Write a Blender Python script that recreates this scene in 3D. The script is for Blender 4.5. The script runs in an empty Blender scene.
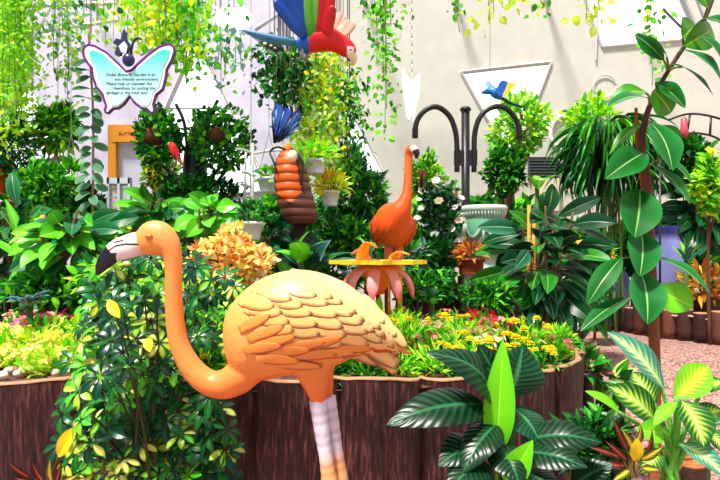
import bpy, bmesh, math, random
import numpy as np
from mathutils import Vector, Matrix
from mathutils.geometry import tessellate_polygon
from mathutils.bvhtree import BVHTree

H, F, CY = 1.4, 620.0, 255.0
SC = bpy.context.scene
COL = SC.collection
PI = math.pi

def S(r, g, b):
    f = lambda c: (c/255/12.92) if c/255 <= 0.04045 else ((c/255+0.055)/1.055)**2.4
    return np.array([f(r), f(g), f(b)])

def P(px, py, Y):
    return np.array([(px-360)/F*Y, Y, H+(CY-py)/F*Y])

# ------------------------------------------------------------------ materials
def newmat(name):
    m = bpy.data.materials.new(name); m.use_nodes = True
    nt = m.node_tree; b = nt.nodes['Principled BSDF']
    return m, nt, b

def vcmat(name, rough=0.5, spec=0.5, trans=0.0, bump=0, bscale=40, mottling=0.0, coat=0.0):
    m, nt, b = newmat(name)
    a = nt.nodes.new('ShaderNodeVertexColor'); a.layer_name = 'Col'
    src = a.outputs['Color']
    if mottling:
        n = nt.nodes.new('ShaderNodeTexNoise'); n.inputs['Scale'].default_value = bscale; n.inputs['Detail'].default_value = 4
        tc = nt.nodes.new('ShaderNodeTexCoord'); nt.links.new(tc.outputs['Object'], n.inputs['Vector'])
        h = nt.nodes.new('ShaderNodeHueSaturation'); mr = nt.nodes.new('ShaderNodeMapRange')
        mr.inputs['To Min'].default_value = 1-mottling; mr.inputs['To Max'].default_value = 1+mottling
        nt.links.new(n.outputs['Fac'], mr.inputs['Value']); nt.links.new(mr.outputs['Result'], h.inputs['Value'])
        nt.links.new(src, h.inputs['Color']); src = h.outputs['Color']
    nt.links.new(src, b.inputs['Base Color'])
    b.inputs['Roughness'].default_value = rough
    b.inputs['Specular IOR Level'].default_value = spec
    if coat: b.inputs['Coat Weight'].default_value = coat; b.inputs['Coat Roughness'].default_value = 0.15
    if bump:
        n2 = nt.nodes.new('ShaderNodeTexNoise'); n2.inputs['Scale'].default_value = bscale; n2.inputs['Detail'].default_value = 5
        tc2 = nt.nodes.new('ShaderNodeTexCoord'); nt.links.new(tc2.outputs['Object'], n2.inputs['Vector'])
        bp = nt.nodes.new('ShaderNodeBump'); bp.inputs['Strength'].default_value = bump; bp.inputs['Distance'].default_value = 0.02
        nt.links.new(n2.outputs['Fac'], bp.inputs['Height']); nt.links.new(bp.outputs['Normal'], b.inputs['Normal'])
    if trans:
        t = nt.nodes.new('ShaderNodeBsdfTranslucent'); mx = nt.nodes.new('ShaderNodeMixShader')
        mx.inputs[0].default_value = trans
        g = nt.nodes.new('ShaderNodeHueSaturation'); g.inputs['Hue'].default_value = 0.485; g.inputs['Value'].default_value = 1.3
        nt.links.new(src, g.inputs['Color'])
        nt.links.new(g.outputs['Color'], t.inputs['Color'])
        nt.links.new(b.outputs[0], mx.inputs[1]); nt.links.new(t.outputs[0], mx.inputs[2])
        nt.links.new(mx.outputs[0], nt.nodes['Material Output'].inputs[0])
    return m

M_LEAF = vcmat('leaf', 0.5, 0.22, 0.3)
M_GLOSS = vcmat('glossy_leaf', 0.3, 0.32, 0.15)
M_DEEP = vcmat('deep_green_leaf', 0.3, 0.3, 0.06)
M_PETAL = vcmat('petal', 0.55, 0.3, 0.2)
M_STEM = vcmat('stem_bark', 0.7, 0.3, 0, 0.4, 60, 0.25)
M_PAINT = vcmat('painted_resin', 0.42, 0.45, 0, 0.12, 70, 0.05)
M_SHINY = vcmat('gloss_paint', 0.28, 0.5)
M_METAL = vcmat('painted_metal', 0.38, 0.5)
M_CERAM = vcmat('glazed_ceramic', 0.18, 0.5, 0, 0.05, 20, 0.1)
M_MATTE = vcmat('matte', 0.75, 0.3, 0, 0.25, 50, 0.15)
M_WOOD = vcmat('raw_wood', 0.65, 0.3, 0, 0.3, 35, 0.3)

def bark_mat():
    m, nt, b = newmat('planter_bark')
    tc = nt.nodes.new('ShaderNodeTexCoord'); mp = nt.nodes.new('ShaderNodeMapping')
    mp.inputs['Scale'].default_value = (26, 26, 3.0)
    n = nt.nodes.new('ShaderNodeTexNoise'); n.inputs['Scale'].default_value = 2.2; n.inputs['Detail'].default_value = 8; n.inputs['Roughness'].default_value = 0.65
    nt.links.new(tc.outputs['Object'], mp.inputs['Vector']); nt.links.new(mp.outputs['Vector'], n.inputs['Vector'])
    n2 = nt.nodes.new('ShaderNodeTexNoise'); n2.inputs['Scale'].default_value = 3.0; n2.inputs['Detail'].default_value = 3
    nt.links.new(tc.outputs['Object'], n2.inputs['Vector'])
    r = nt.nodes.new('ShaderNodeValToRGB'); e = r.color_ramp.elements
    e[0].position = 0.36; e[0].color = (*S(20, 4, 8), 1)
    e[1].position = 0.72; e[1].color = (*S(150, 88, 82), 1)
    x = e.new(0.52); x.color = (*S(70, 27, 27), 1)
    nt.links.new(n.outputs['Fac'], r.inputs['Fac'])
    mx = nt.nodes.new('ShaderNodeMixRGB'); mx.blend_type = 'MULTIPLY'
    r2 = nt.nodes.new('ShaderNodeValToRGB'); r2.color_ramp.elements[0].position = 0.35; r2.color_ramp.elements[0].color = (0.35, 0.27, 0.36, 1); r2.color_ramp.elements[1].position = 0.65
    nt.links.new(n2.outputs['Fac'], r2.inputs['Fac']); mx.inputs[0].default_value = 0.7
    nt.links.new(r.outputs['Color'], mx.inputs[1]); nt.links.new(r2.outputs['Color'], mx.inputs[2])
    nt.links.new(mx.outputs['Color'], b.inputs['Base Color'])
    b.inputs['Roughness'].default_value = 0.5
    bp = nt.nodes.new('ShaderNodeBump'); bp.inputs['Strength'].default_value = 0.9; bp.inputs['Distance'].default_value = 0.03
    nt.links.new(n.outputs['Fac'], bp.inputs['Height']); nt.links.new(bp.outputs['Normal'], b.inputs['Normal'])
    return m
M_BARK = bark_mat()

def noise_mat(name, c0, c1, scale, rough=0.8, bump=0.3, detail=6, voronoi=False, dist=0.02):
    m, nt, b = newmat(name)
    tc = nt.nodes.new('ShaderNodeTexCoord')
    n = nt.nodes.new('ShaderNodeTexVoronoi' if voronoi else 'ShaderNodeTexNoise'); n.inputs['Scale'].default_value = scale
    if not voronoi: n.inputs['Detail'].default_value = detail
    nt.links.new(tc.outputs['Object'], n.inputs['Vector'])
    r = nt.nodes.new('ShaderNodeValToRGB')
    r.color_ramp.elements[0].color = (*c0, 1); r.color_ramp.elements[1].color = (*c1, 1)
    r.color_ramp.elements[0].position = 0.3; r.color_ramp.elements[1].position = 0.7
    if voronoi:
        sp = nt.nodes.new('ShaderNodeSeparateColor'); nt.links.new(n.outputs['Color'], sp.inputs[0]); nt.links.new(sp.outputs[0], r.inputs['Fac'])
    else: nt.links.new(n.outputs['Fac'], r.inputs['Fac'])
    nt.links.new(r.outputs['Color'], b.inputs['Base Color']); b.inputs['Roughness'].default_value = rough
    if bump:
        bp = nt.nodes.new('ShaderNodeBump'); bp.inputs['Strength'].default_value = bump; bp.inputs['Distance'].default_value = dist
        nt.links.new(n.outputs['Distance' if voronoi else 'Fac'], bp.inputs['Height']); nt.links.new(bp.outputs['Normal'], b.inputs['Normal'])
    return m
M_GRAVEL = noise_mat('gravel', S(118, 82, 76), S(196, 150, 138), 70, 0.85, 0.5, voronoi=True)
M_SOIL = noise_mat('soil', S(40, 18, 12), S(120, 68, 45), 30, 0.9, 0.8)
M_WALLC = noise_mat('cream_wall', S(202, 199, 190), S(213, 210, 202), 3, 0.8, 0.05)
M_WALLB = noise_mat('lavender_wall', S(200, 194, 222), S(222, 218, 238), 3, 0.8, 0.05)

def glass_mat():
    m, nt, b = newmat('window_glass')
    b.inputs['Base Color'].default_value = (1, 1, 1, 1); b.inputs['Roughness'].default_value = 0.05
    b.inputs['Transmission Weight'].default_value = 1.0; b.inputs['IOR'].default_value = 1.02
    return m
M_GLASS = glass_mat()

# ------------------------------------------------------------------ mesh builder
class MB:
    def __init__(s): s.v = []; s.l = []; s.tot = []; s.c = []; s.n = 0
    def add(s, v, faces, c):
        v = np.asarray(v, float).reshape(-1, 3); n = len(v)
        for f in faces: s.l.append(np.asarray(f, np.int64)+s.n); s.tot.append(np.array([len(f)]))
        c = np.asarray(c, float)
        s.c.append(np.broadcast_to(c, (n, 3)) if c.ndim == 1 else c); s.v.append(v); s.n += n
    def addq(s, v, farr, c):
        v = np.asarray(v, float).reshape(-1, 3); n = len(v); farr = np.asarray(farr)
        s.l.append((farr+s.n).ravel()); s.tot.append(np.full(len(farr), farr.shape[1]))
        c = np.asarray(c, float)
        s.c.append(np.broadcast_to(c, (n, 3)) if c.ndim == 1 else c); s.v.append(v); s.n += n
    def build(s, name, mat, parent=None, smooth=True, origin=None):
        me = bpy.data.meshes.new(name)
        v = np.concatenate(s.v); l = np.concatenate(s.l).astype(np.int32); tot = np.concatenate(s.tot).astype(np.int32)
        c = np.concatenate(s.c)
        off = np.zeros(3)
        p = parent
        while p is not None: off += np.array(p.location); p = p.parent
        o = bpy.data.objects.new(name, me); COL.objects.link(o)
        if parent is not None: o.parent = parent
        elif origin is not None: off = np.array(origin, float); o.location = origin
        me.vertices.add(len(v)); me.vertices.foreach_set('co', (v-off).astype(np.float32).ravel())
        me.loops.add(len(l)); me.loops.foreach_set('vertex_index', l)
        me.polygons.add(len(tot)); st = np.concatenate([[0], np.cumsum(tot)[:-1]]).astype(np.int32)
        me.polygons.foreach_set('loop_start', st)
        try: me.polygons.foreach_set('loop_total', tot)
        except Exception: pass
        me.update(calc_edges=True)
        me.polygons.foreach_set('use_smooth', np.full(len(tot), bool(smooth)))
        a = me.color_attributes.new('Col', 'FLOAT_COLOR', 'POINT')
        a.data.foreach_set('color', np.concatenate([np.clip(c, 0, 1), np.ones((len(c), 1))], 1).astype(np.float32).ravel())
        me.materials.append(mat); me.validate()
        return o

def nrm(a):
    a = np.asarray(a, float); return a/np.maximum(np.linalg.norm(a, axis=-1, keepdims=True), 1e-9)

def tube(mb, pts, r, c, n=7, cap=True):
    pts = np.asarray(pts, float); k = len(pts); r = np.broadcast_to(np.asarray(r, float), (k,))
    t = nrm(np.gradient(pts, axis=0)); ref = np.array([0., 0, 1]) if abs(t[0][2]) < 0.9 else np.array([1., 0, 0])
    V = []; x = nrm(np.cross(t[0], ref))
    for i in range(k):
        x = nrm(x-np.dot(x, t[i])*t[i]); y = np.cross(t[i], x)
        for j in range(n):
            a = 2*PI*j/n; V.append(pts[i]+r[i]*(math.cos(a)*x+math.sin(a)*y))
    F_ = [(i*n+j, i*n+(j+1) % n, (i+1)*n+(j+1) % n, (i+1)*n+j) for i in range(k-1) for j in range(n)]
    if np.asarray(c).ndim == 2: c = np.repeat(np.asarray(c), n, 0)
    if cap: mb.add(V, F_+[tuple(range(n))[::-1], tuple(range((k-1)*n, k*n))], c)
    else: mb.add(V, F_, c)

def smooth_path(pts, k=6):
    pts = np.asarray(pts, float)
    if len(pts) < 3: return pts
    out = []; Pp = np.vstack([2*pts[0]-pts[1], pts, 2*pts[-1]-pts[-2]])
    for i in range(1, len(Pp)-2):
        p0, p1, p2, p3 = Pp[i-1:i+3]
        for t in np.linspace(0, 1, k, endpoint=False):
            out.append(0.5*(2*p1+(p2-p0)*t+(2*p0-5*p1+4*p2-p3)*t*t+(3*p1-p0-3*p2+p3)*t**3))
    out.append(pts[-1]); return np.array(out)

def lathe(mb, prof, ctr, c, n=24, sx=1, sy=1, flute=0, nf=0):
    """prof: list of (r, z) bottom to top, closed at both ends when r=0."""
    V = []; ctr = np.asarray(ctr, float)
    for r, z in prof:
        for j in range(n):
            a = 2*PI*j/n; rr = r*(1+flute*math.cos(nf*a))
            V.append(ctr+np.array([rr*sx*math.cos(a), rr*sy*math.sin(a), z]))
    k = len(prof)
    F_ = [(i*n+j, i*n+(j+1) % n, (i+1)*n+(j+1) % n, (i+1)*n+j) for i in range(k-1) for j in range(n)]
    F_ += [tuple(range(n))[::-1], tuple(range((k-1)*n, k*n))]
    c = np.asarray(c, float)
    if c.ndim == 2: c = np.repeat(c, n, 0)
    mb.add(V, F_, c)

def box(mb, ctr, size, c, rot=0, tilt=None):
    x, y, z = np.asarray(size)/2
    V = np.array([(sx*x, sy*y, sz*z) for sx in (-1, 1) for sy in (-1, 1) for sz in (-1, 1)], float)
    R = np.array(Matrix.Rotation(rot, 3, 'Z'))
    if tilt is not None: R = R@np.array(Matrix.Rotation(tilt, 3, 'Y'))
    V = V@R.T+np.asarray(ctr)
    mb.add(V, [(0, 1, 3, 2), (4, 6, 7, 5), (0, 4, 5, 1), (2, 3, 7, 6), (0, 2, 6, 4), (1, 5, 7, 3)], c)

def ellipsoid(mb, ctr, rad, c, nu=14, nv=10):
    V = []; ctr = np.asarray(ctr); rad = np.broadcast_to(np.asarray(rad, float), (3,))
    for i in range(nv+1):
        th = PI*i/nv
        for j in range(nu):
            a = 2*PI*j/nu; V.append(ctr+rad*np.array([math.sin(th)*math.cos(a), math.sin(th)*math.sin(a), math.cos(th)]))
    mb.add(V, [(i*nu+j, (i+1)*nu+j, (i+1)*nu+(j+1) % nu, i*nu+(j+1) % nu) for i in range(nv) for j in range(nu)], c)

def plate(mb, poly, thick, c, axis=1):
    """poly: (n,3) planar points facing the camera (-Y); a solid plate of the given thickness going away from it."""
    p = np.asarray(poly, float); n = len(p); d = np.zeros(3); d[axis] = thick
    V = np.vstack([p, p+d])
    tris = tessellate_polygon([[Vector(q) for q in p]])
    fs = [tuple(t) for t in tris]+[tuple(i+n for i in t[::-1]) for t in tris]+[(i, (i+1) % n, (i+1) % n+n, i+n) for i in range(n)]
    mb.add(V, fs, c)

# ------------------------------------------------------------------ things
def thing(name, label, cat, loc=(0, 0, 0), group=None):
    o = bpy.data.objects.new(name, None); COL.objects.link(o); o.location = [float(q) for q in loc]
    o.empty_display_size = 0.1
    o['label'] = label; o['category'] = cat
    if group: o['group'] = group
    return o
def tag(o, label, cat, group=None):
    o['label'] = label; o['category'] = cat
    if group: o['group'] = group
    return o
def struct(o): o['kind'] = 'structure'; return o
def dup(root, loc, rz=0, sc=1, label=None, group=None):
    r = root.copy(); COL.objects.link(r); r.location = [float(q) for q in loc]; r.rotation_euler = (0, 0, rz); r.scale = (sc, sc, sc)
    if label: r['label'] = label
    if group: r['group'] = group
    for ch in list(root.children):
        c = ch.copy(); COL.objects.link(c); c.parent = r
        for g in list(ch.children):
            d = g.copy(); COL.objects.link(d); d.parent = c
    return r

# ------------------------------------------------------------------ leaves
PROF = {
 'oval': lambda t: np.sin(PI*t)**0.75,
 'ovate': lambda t: np.sin(PI*t**0.72)**0.85,
 'obov': lambda t: np.sin(PI*t**1.25)**0.8,
 'lance': lambda t: np.sin(PI*t**0.8)**1.15,
 'strap': lambda t: np.minimum(1, t*6)*np.minimum(1, ((1-t)*3))**0.8,
 'round': lambda t: np.sqrt(np.clip(1-(2*t-1)**2, 0, 1)),
}
def leaf_tpl(nl=5, prof='oval', fold=0.25, droop=0.5, us=(-1, 0, 1), wave=0.0):
    t = np.linspace(0, 1, nl+1); w = np.maximum(PROF[prof](t), 0.02); us = np.array(us, float)
    ang = -droop*(t-0.15); dy = np.cos(ang)/nl; dz = np.sin(ang)/nl
    y = np.concatenate([[0], np.cumsum(dy[:-1])]); z = np.concatenate([[0], np.cumsum(dz[:-1])])
    V = []; T = []; U = []
    for i in range(nl+1):
        for u in us:
            V.append((u*w[i]*0.5*math.cos(fold), y[i], z[i]+abs(u)*w[i]*0.5*math.sin(fold)*0.35+wave*math.sin(t[i]*PI*5)*u)); T.append(t[i]); U.append(u)
    m = len(us)
    Fq = np.array([(i*m+j, i*m+j+1, (i+1)*m+j+1, (i+1)*m+j) for i in range(nl) for j in range(m-1)])
    return dict(v=np.array(V), f=Fq, t=np.array(T), u=np.array(U))

def scatter(mb, tpl, Pp, D, N, L, W, c0, c1=None, mix=None):
    Pp = np.asarray(Pp, float); n = len(Pp)
    if n == 0: return
    D = nrm(np.broadcast_to(D, (n, 3))); N = np.broadcast_to(N, (n, 3)); Z = nrm(N-np.sum(N*D, 1, keepdims=True)*D); X = np.cross(D, Z)
    L = np.broadcast_to(L, (n,)); W = np.broadcast_to(W, (n,))
    v = tpl['v']; k = len(v)
    V = Pp[:, None]+X[:, None]*(v[None, :, :1]*W[:, None, None])+D[:, None]*(v[None, :, 1:2]*L[:, None, None])+Z[:, None]*(v[None, :, 2:]*L[:, None, None])
    f = (tpl['f'][None]+np.arange(n)[:, None, None]*k).reshape(-1, 4)
    c0 = np.broadcast_to(c0, (n, 3))
    if c1 is None: c1 = np.minimum(c0*1.8+0.01, 1)
    c1 = np.broadcast_to(c1, (n, 3))
    if mix is None: mix = np.where(np.abs(tpl['u']) < 0.1, 0.6, 0.0)
    C = c0[:, None]*(1-mix[None, :, None])+c1[:, None]*mix[None, :, None]
    mb.addq(V.reshape(-1, 3), f, C.reshape(-1, 3))

def pick(rng, cols, n, jit=0.25):
    cols = np.array(cols); c = cols[rng.integers(0, len(cols), n)]
    return np.clip(c*(1+rng.uniform(-jit, jit, (n, 1)))*(1+rng.uniform(-0.08, 0.08, (n, 3))), 0, 1)

T_OVAL = [leaf_tpl(5, 'oval', 0.3, d) for d in (0.3, 0.8)]
T_OVATE = [leaf_tpl(5, 'ovate', 0.25, d) for d in (0.4, 0.9)]
T_LANCE = [leaf_tpl(5, 'lance', 0.35, d) for d in (0.4, 1.1)]
T_ROUND = [leaf_tpl(4, 'round', 0.2, d) for d in (0.2, 0.6)]
T_TINY = [leaf_tpl(2, 'oval', 0.2, 0.4)]
T_OBOV = [leaf_tpl(6, 'obov', 0.25, d, (-1, -0.12, 0, 0.12, 1)) for d in (0.5, 0.9)]
T_STRAP = [leaf_tpl(9, 'strap', 0.3, d) for d in (1.2, 2.0, 2.6)]
TPL = dict(oval=T_OVAL, ovate=T_OVATE, lance=T_LANCE, round=T_ROUND, tiny=T_TINY, obov=T_OBOV, strap=T_STRAP)

PLANTER = [(-2.75, 3.35), (-2.35, 2.98), (-1.9, 2.86), (-1.4, 2.84), (-0.8, 2.87), (-0.2, 2.9), (0.3, 2.95), (0.7, 3.05), (1.03, 3.24), (1.22, 3.5), (1.34, 3.95), (1.36, 4.6),
           (1.22, 5.2), (0.6, 5.6), (-0.5, 5.75), (-1.8, 5.65), (-2.6, 5.1), (-2.95, 4.2)]
SOIL_Z = 0.77
def in_poly(x, y, poly=PLANTER):
    r = False; n = len(poly)
    for i in range(n):
        x1, y1 = poly[i]; x2, y2 = poly[(i+1) % n]
        if (y1 > y) != (y2 > y) and x < (x2-x1)*(y-y1)/(y2-y1)+x1: r = not r
    return r
def gz(x, y):
    t = min(max((y-3.3)/2.7, 0), 1); return 0.5*t*t*(3-2*t)
def bz(x, y): return SOIL_Z if in_poly(x, y) else gz(x, y)

G = dict(blk=S(4, 34, 16), dark=S(6, 66, 20), deep=S(12, 92, 24), mid=S(40, 138, 24), bri=S(98, 194, 26), lime=S(172, 228, 40), yel=S(246, 230, 40), pale=S(200, 235, 130), blue=S(20, 86, 64), teal=S(30, 112, 80), grey=S(120, 150, 150),
         org=S(240, 150, 40), peach=S(250, 196, 110), red=S(210, 40, 50), pink=S(236, 110, 140))
BROWN = S(96, 62, 40); DKBROWN = S(52, 34, 26)

def bush(name, label, cat, px, py, Y, rx, ry, n, leaf, L, W, cols, trunk=0.02, base=None, rd=None, seed=0, up=0.25, alt=None, mat=None, group=None, stemcol=BROWN, branches=7, shell=0.45, dens_low=None, flowers=None, trunk_to=None, dir_down=0.0, off=None):
    """A leafy plant whose crown fills an ellipsoid, carried by a trunk with branches from the ground."""
    rng = np.random.default_rng(seed+int(px*7+py*13))
    if Y > 4.5: n, L, W = int(n*1.7), L*0.84, W*0.82
    c = P(px, py, Y); RX = rx/F*Y; RZ = ry/F*Y; RD = rd if rd else (RX*0.8 if RX < 0.6 else 0.5)
    bx, by = (c[0], c[1]) if base is None else base
    z0 = bz(bx, by)
    root = thing(name, label, cat, (bx, by, z0), group)
    d = nrm(rng.normal(size=(n, 3))); rr = (shell+(1-shell)*rng.random(n)**0.6)[:, None]
    # lumpy crown
    lump = 0.82+0.25*np.sin(d[:, :1]*5+seed)*np.cos(d[:, 2:]*4+px)
    pos = c+d*np.array([RX, RD, RZ])*rr*lump
    pos[:, 2] = np.maximum(pos[:, 2], z0+0.03)
    dr = nrm(d*0.7+rng.normal(size=(n, 3))*0.5+np.array([0, -0.15, up-dir_down]))
    nn = nrm(rng.normal(size=(n, 3))*0.4+np.array([0, -0.45, 0.8]))
    sz = rng.uniform(0.65, 1.2, n)
    mb = MB(); tp = TPL[leaf]; sel = rng.integers(0, len(tp), n); cc = pick(rng, cols, n)
    for k, t in enumerate(tp):
        q = sel == k; scatter(mb, t, pos[q], dr[q], nn[q], L*sz[q], W*sz[q], cc[q], None if alt is None else np.broadcast_to(alt, (q.sum(), 3)))
    mb.build('foliage', mat or M_LEAF, root)
    st = MB(); top = c+np.array([0, 0, RZ*0.3]); g0 = np.array([bx, by, z0])
    mid = (g0+c)/2+np.array([rng.normal()*0.03, rng.normal()*0.03, 0])
    tube(st, smooth_path([g0, mid, c, top], 4), np.linspace(trunk, trunk*0.4, 13), stemcol, 7)
    for k in range(branches):
        e = pos[rng.integers(0, n)]; a = g0+(c-g0)*rng.uniform(0.55, 1.0)
        tube(st, smooth_path([a, (a+e)/2+np.array([0, 0, 0.15*RZ]), e], 3), np.linspace(trunk*0.5, trunk*0.15, 7), stemcol, 5)
    st.build('trunk' if trunk >= 0.02 else 'stem', M_STEM, root)
    if flowers:
        fc, fn, fr = flowers; fb = MB(); q = np.where(d[:, 1] < 0.2)[0]; q = rng.choice(q, min(fn, len(q)), False)
        for i in q:
            bloom(fb, c+d[i]*np.array([RX, RD, RZ])*1.02, fr*rng.uniform(0.7, 1.2), pick(rng, fc, 1)[0], rng)
        fb.build('blossoms', M_PETAL, root)
    return root

T_PET = leaf_tpl(3, 'obov', 0.2, 0.5)
def bloom(mb, p, r, c, rng, n=6, tilt=0.7):
    ax = nrm(np.array([rng.normal()*0.35, -0.6+rng.normal()*0.3, 0.8])); x = nrm(np.cross(ax, [0.3, 1, 0.1])); y = np.cross(ax, x)
    a = np.linspace(0, 2*PI, n, endpoint=False)+rng.random()
    D = np.cos(a)[:, None]*x+np.sin(a)[:, None]*y+ax*0.35
    scatter(mb, T_PET, np.repeat(p[None], n, 0), D, np.repeat(ax[None], n, 0), r, r*0.9, c, np.minimum(c*1.3, 1), np.clip(T_PET['t']*0.5, 0, 1))

def pompom(mb, p, r, c, rng):
    for lay, (k, el) in enumerate(((9, 0.1), (8, 0.5), (6, 0.95), (3, 1.4))):
        a = np.linspace(0, 2*PI, k, endpoint=False)+rng.random()
        D = np.stack([np.cos(a)*math.cos(el), np.sin(a)*math.cos(el), np.full(k, math.sin(el))], 1)
        cc = pick(rng, [c], k, 0.12)
        scatter(mb, T_PET, np.repeat(np.asarray(p)[None], k, 0), D, D*0.2+np.array([0, 0, 1.]), r*(1-0.1*lay), r*0.7, cc, np.minimum(cc*1.25, 1), np.clip(T_PET['t'], 0, 1)*0.6)

def vine(name, label, strands, seed=0, leaf='ovate', L=0.06, W=0.05, cols=(G['bri'],), gap=0.045, wire=None, Y=None, cat='hanging vine', group=None, stemcol=S(120, 150, 60), puff=0.05, down=0.5):
    """strands: list of (pixel x, pixel y top, pixel y bottom, depth); each hangs from an overhead wire."""
    rng = np.random.default_rng(seed+3); gap, L, W = gap*0.62, L*0.82, W*0.82
    x0, y0, _, Y0 = strands[0]
    root = thing(name, label, cat, P(x0, y0, Y0), group)
    fb = MB(); sb = MB(); Pp = []
    for (px, pt, pb, Yd) in strands:
        a = P(px, pt, Yd); b = P(px, pb, Yd); k = max(4, int((a[2]-b[2])/0.15)); ts = np.linspace(0, 1, k)
        path = a+(b-a)*ts[:, None]; path[:, :2] += np.cumsum(rng.normal(size=(k, 2))*0.012, 0); path[0] = a
        path = smooth_path(path, 3); tube(sb, path, 0.004, stemcol, 5)
        if wire: tube(sb, [a, [a[0], a[1], wire]], 0.003, S(90, 90, 80), 5)
        m = max(3, int((a[2]-b[2])/gap)); ii = rng.integers(0, len(path), m)
        Pp.append(path[ii]+rng.normal(size=(m, 3))*puff*np.array([1, 1, 0.6]))
    Pp = np.concatenate(Pp); n = len(Pp)
    dr = nrm(rng.normal(size=(n, 3))*0.7+np.array([0, -0.1, -down])); nn = nrm(rng.normal(size=(n, 3))*0.4+np.array([0, -0.7, 0.6]))
    sz = rng.uniform(0.6, 1.2, n); tp = TPL[leaf]; sel = rng.integers(0, len(tp), n); cc = pick(rng, cols, n)
    for k, t in enumerate(tp):
        q = sel == k; scatter(fb, t, Pp[q], dr[q], nn[q], L*sz[q], W*sz[q], cc[q])
    sb.build('vine_stem', M_STEM, root); fb.build('foliage', M_LEAF, root)
    return root

US9 = np.array([-1, -0.8, -0.55, -0.28, -0.07, 0, 0.07, 0.28, 0.55, 0.8, 1])
def big_leaf(mb, a, b, w, nhint, bow, style, cols, prof='ovate', fold=0.25, nl=20, curl=0.0, rng=None):
    """One broad leaf from base a to tip b (world points); bow lifts the middle along the leaf's normal."""
    a = np.asarray(a, float); b = np.asarray(b, float); L = np.linalg.norm(b-a); D = (b-a)/L
    N = nrm(np.asarray(nhint, float)-np.dot(nhint, D)*D); X = np.cross(D, N)
    t = np.linspace(0, 1, nl+1); ww = np.maximum(PROF[prof](t), 0.015)*w/2
    ctr = a+np.outer(t, b-a)+np.outer(np.sin(PI*t)*bow*L, N)
    base, edge, vein = [np.asarray(c) for c in cols]
    us_ = US9 if style == 'plain' else np.sort(np.append(np.linspace(-1, 1, 28), [-0.05, 0, 0.05]))
    T, U = np.meshgrid(t, us_, indexing='ij'); Wg = np.repeat(ww[:, None], len(us_), 1)
    lift = np.abs(U)*math.sin(fold)*Wg-(U**2)*curl*Wg
    if style == 'rib': lift = lift+0.02*w*np.sin(2*PI*(T*11-np.abs(U)*2.2))*np.abs(U)*np.clip(1.15-np.abs(U), 0, 1)
    if rng is not None: lift = lift+0.06*Wg*np.sin(T*9+rng.random()*6)*U
    V = ctr[:, None]+X*(U*Wg*math.cos(fold))[..., None]+N*lift[..., None]
    au = np.abs(U)[..., None]
    C = base*(1-au**2)+edge*au**2
    if style == 'dieff':
        s = np.clip(np.clip(1.12-np.abs(U)*1.9, 0, 1)+0.6*np.sin(2*PI*(T*9-np.abs(U)*2.4))*np.clip(np.abs(U)*3, 0, 1)*np.clip(1.3-np.abs(U)*1.2, 0, 1), 0, 1)*np.clip(np.sin(PI*T)*2.2, 0, 1)
        C = edge*(1-s[..., None])+base*s[..., None]
    if style in ('rib',):
        s = (0.5+0.5*np.sin(2*PI*(T*11-np.abs(U)*2.2)))[..., None]; C = C*(0.55+0.5*s); C = C+(np.asarray(S(60, 130, 80))-C)*np.clip((s-0.8)*2.0, 0, 0.3)*(1-au*0.6)
    mid = (np.abs(U) < 0.06)[..., None]; C = np.where(mid, vein, C)
    m = len(us_)
    fq = np.array([(i*m+j, i*m+j+1, (i+1)*m+j+1, (i+1)*m+j) for i in range(nl) for j in range(m-1)])
    mb.addq(V.reshape(-1, 3), fq, C.reshape(-1, 3))
# ==PART2==
# ------------------------------------------------------------------ setting
def build_floor():
    mb = MB(); xs = np.linspace(-8.2, 8.2, 42); ys = np.linspace(-1.5, 12.2, 46)
    V = [(x, y, gz(x, y)) for y in ys for x in xs]; nx = len(xs)
    mb.addq(V, [(j*nx+i, j*nx+i+1, (j+1)*nx+i+1, (j+1)*nx+i) for j in range(len(ys)-1) for i in range(nx-1)], (0.5, 0.4, 0.35))
    struct(mb.build('floor', M_GRAVEL))
build_floor()

WY = 11.0; WTOP = 6.6
def wpt(px, py): p = P(px, py, WY); return (p[0], p[2])
WINS = [  # triangular and skewed openings in the back wall, as (x, z) outlines
    [wpt(28, 76), wpt(-58, 215), wpt(92, 215)],
    [wpt(196, 40), wpt(122, 205), wpt(272, 190)],
    [wpt(326, 62), wpt(350, 178), wpt(383, 172)],
    [wpt(461, 72), wpt(512, 164), wpt(551, 62)],
    [wpt(578, -22), wpt(602, 47), wpt(702, 38), wpt(676, -22)],
]
def build_wall():
    rngs = [(-8.2, wpt(330, 0)[0], M_WALLB, 'wall_back_lavender', (0, 1)), (wpt(330, 0)[0], 8.2, M_WALLC, 'wall_back_cream', (3, 4))]
    xm = wpt(330, 0)[0]
    # one wall, two plaster tones; window 3 straddles neither section because the seam stands left of it
    for x0, x1, m, nm, ids in [(-8.2, wpt(318, 0)[0], M_WALLB, 'wall_back', (0, 1)), (wpt(318, 0)[0], 8.2, M_WALLC, 'wall_back', (2, 3, 4))]:
        outer = [Vector((x0, 0, 0)), Vector((x1, 0, 0)), Vector((x1, WTOP, 0)), Vector((x0, WTOP, 0))]
        holes = [[Vector((p[0], p[1], 0)) for p in WINS[i]] for i in ids]
        allp = outer+[p for h in holes for p in h]
        tris = tessellate_polygon([outer]+holes)
        mb = MB()
        f = [(p.x, WY, p.y) for p in allp]; bk = [(p.x, WY+0.18, p.y) for p in allp]; n = len(allp)
        fs = [tuple(t) for t in tris]+[tuple(i+n for i in t) for t in tris]; k = 4
        fs += [(i, (i+1) % 4, (i+1) % 4+n, i+n) for i in range(4)]
        for h in holes:
            q = len(h); fs += [(k+i, k+(i+1) % q, k+(i+1) % q+n, k+i+n) for i in range(q)]; k += q
        mb.add(f+bk, fs, (0.8, 0.8, 0.8)); struct(mb.build(nm, m, smooth=False))
build_wall()
WHITE = S(240, 240, 238)
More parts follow.
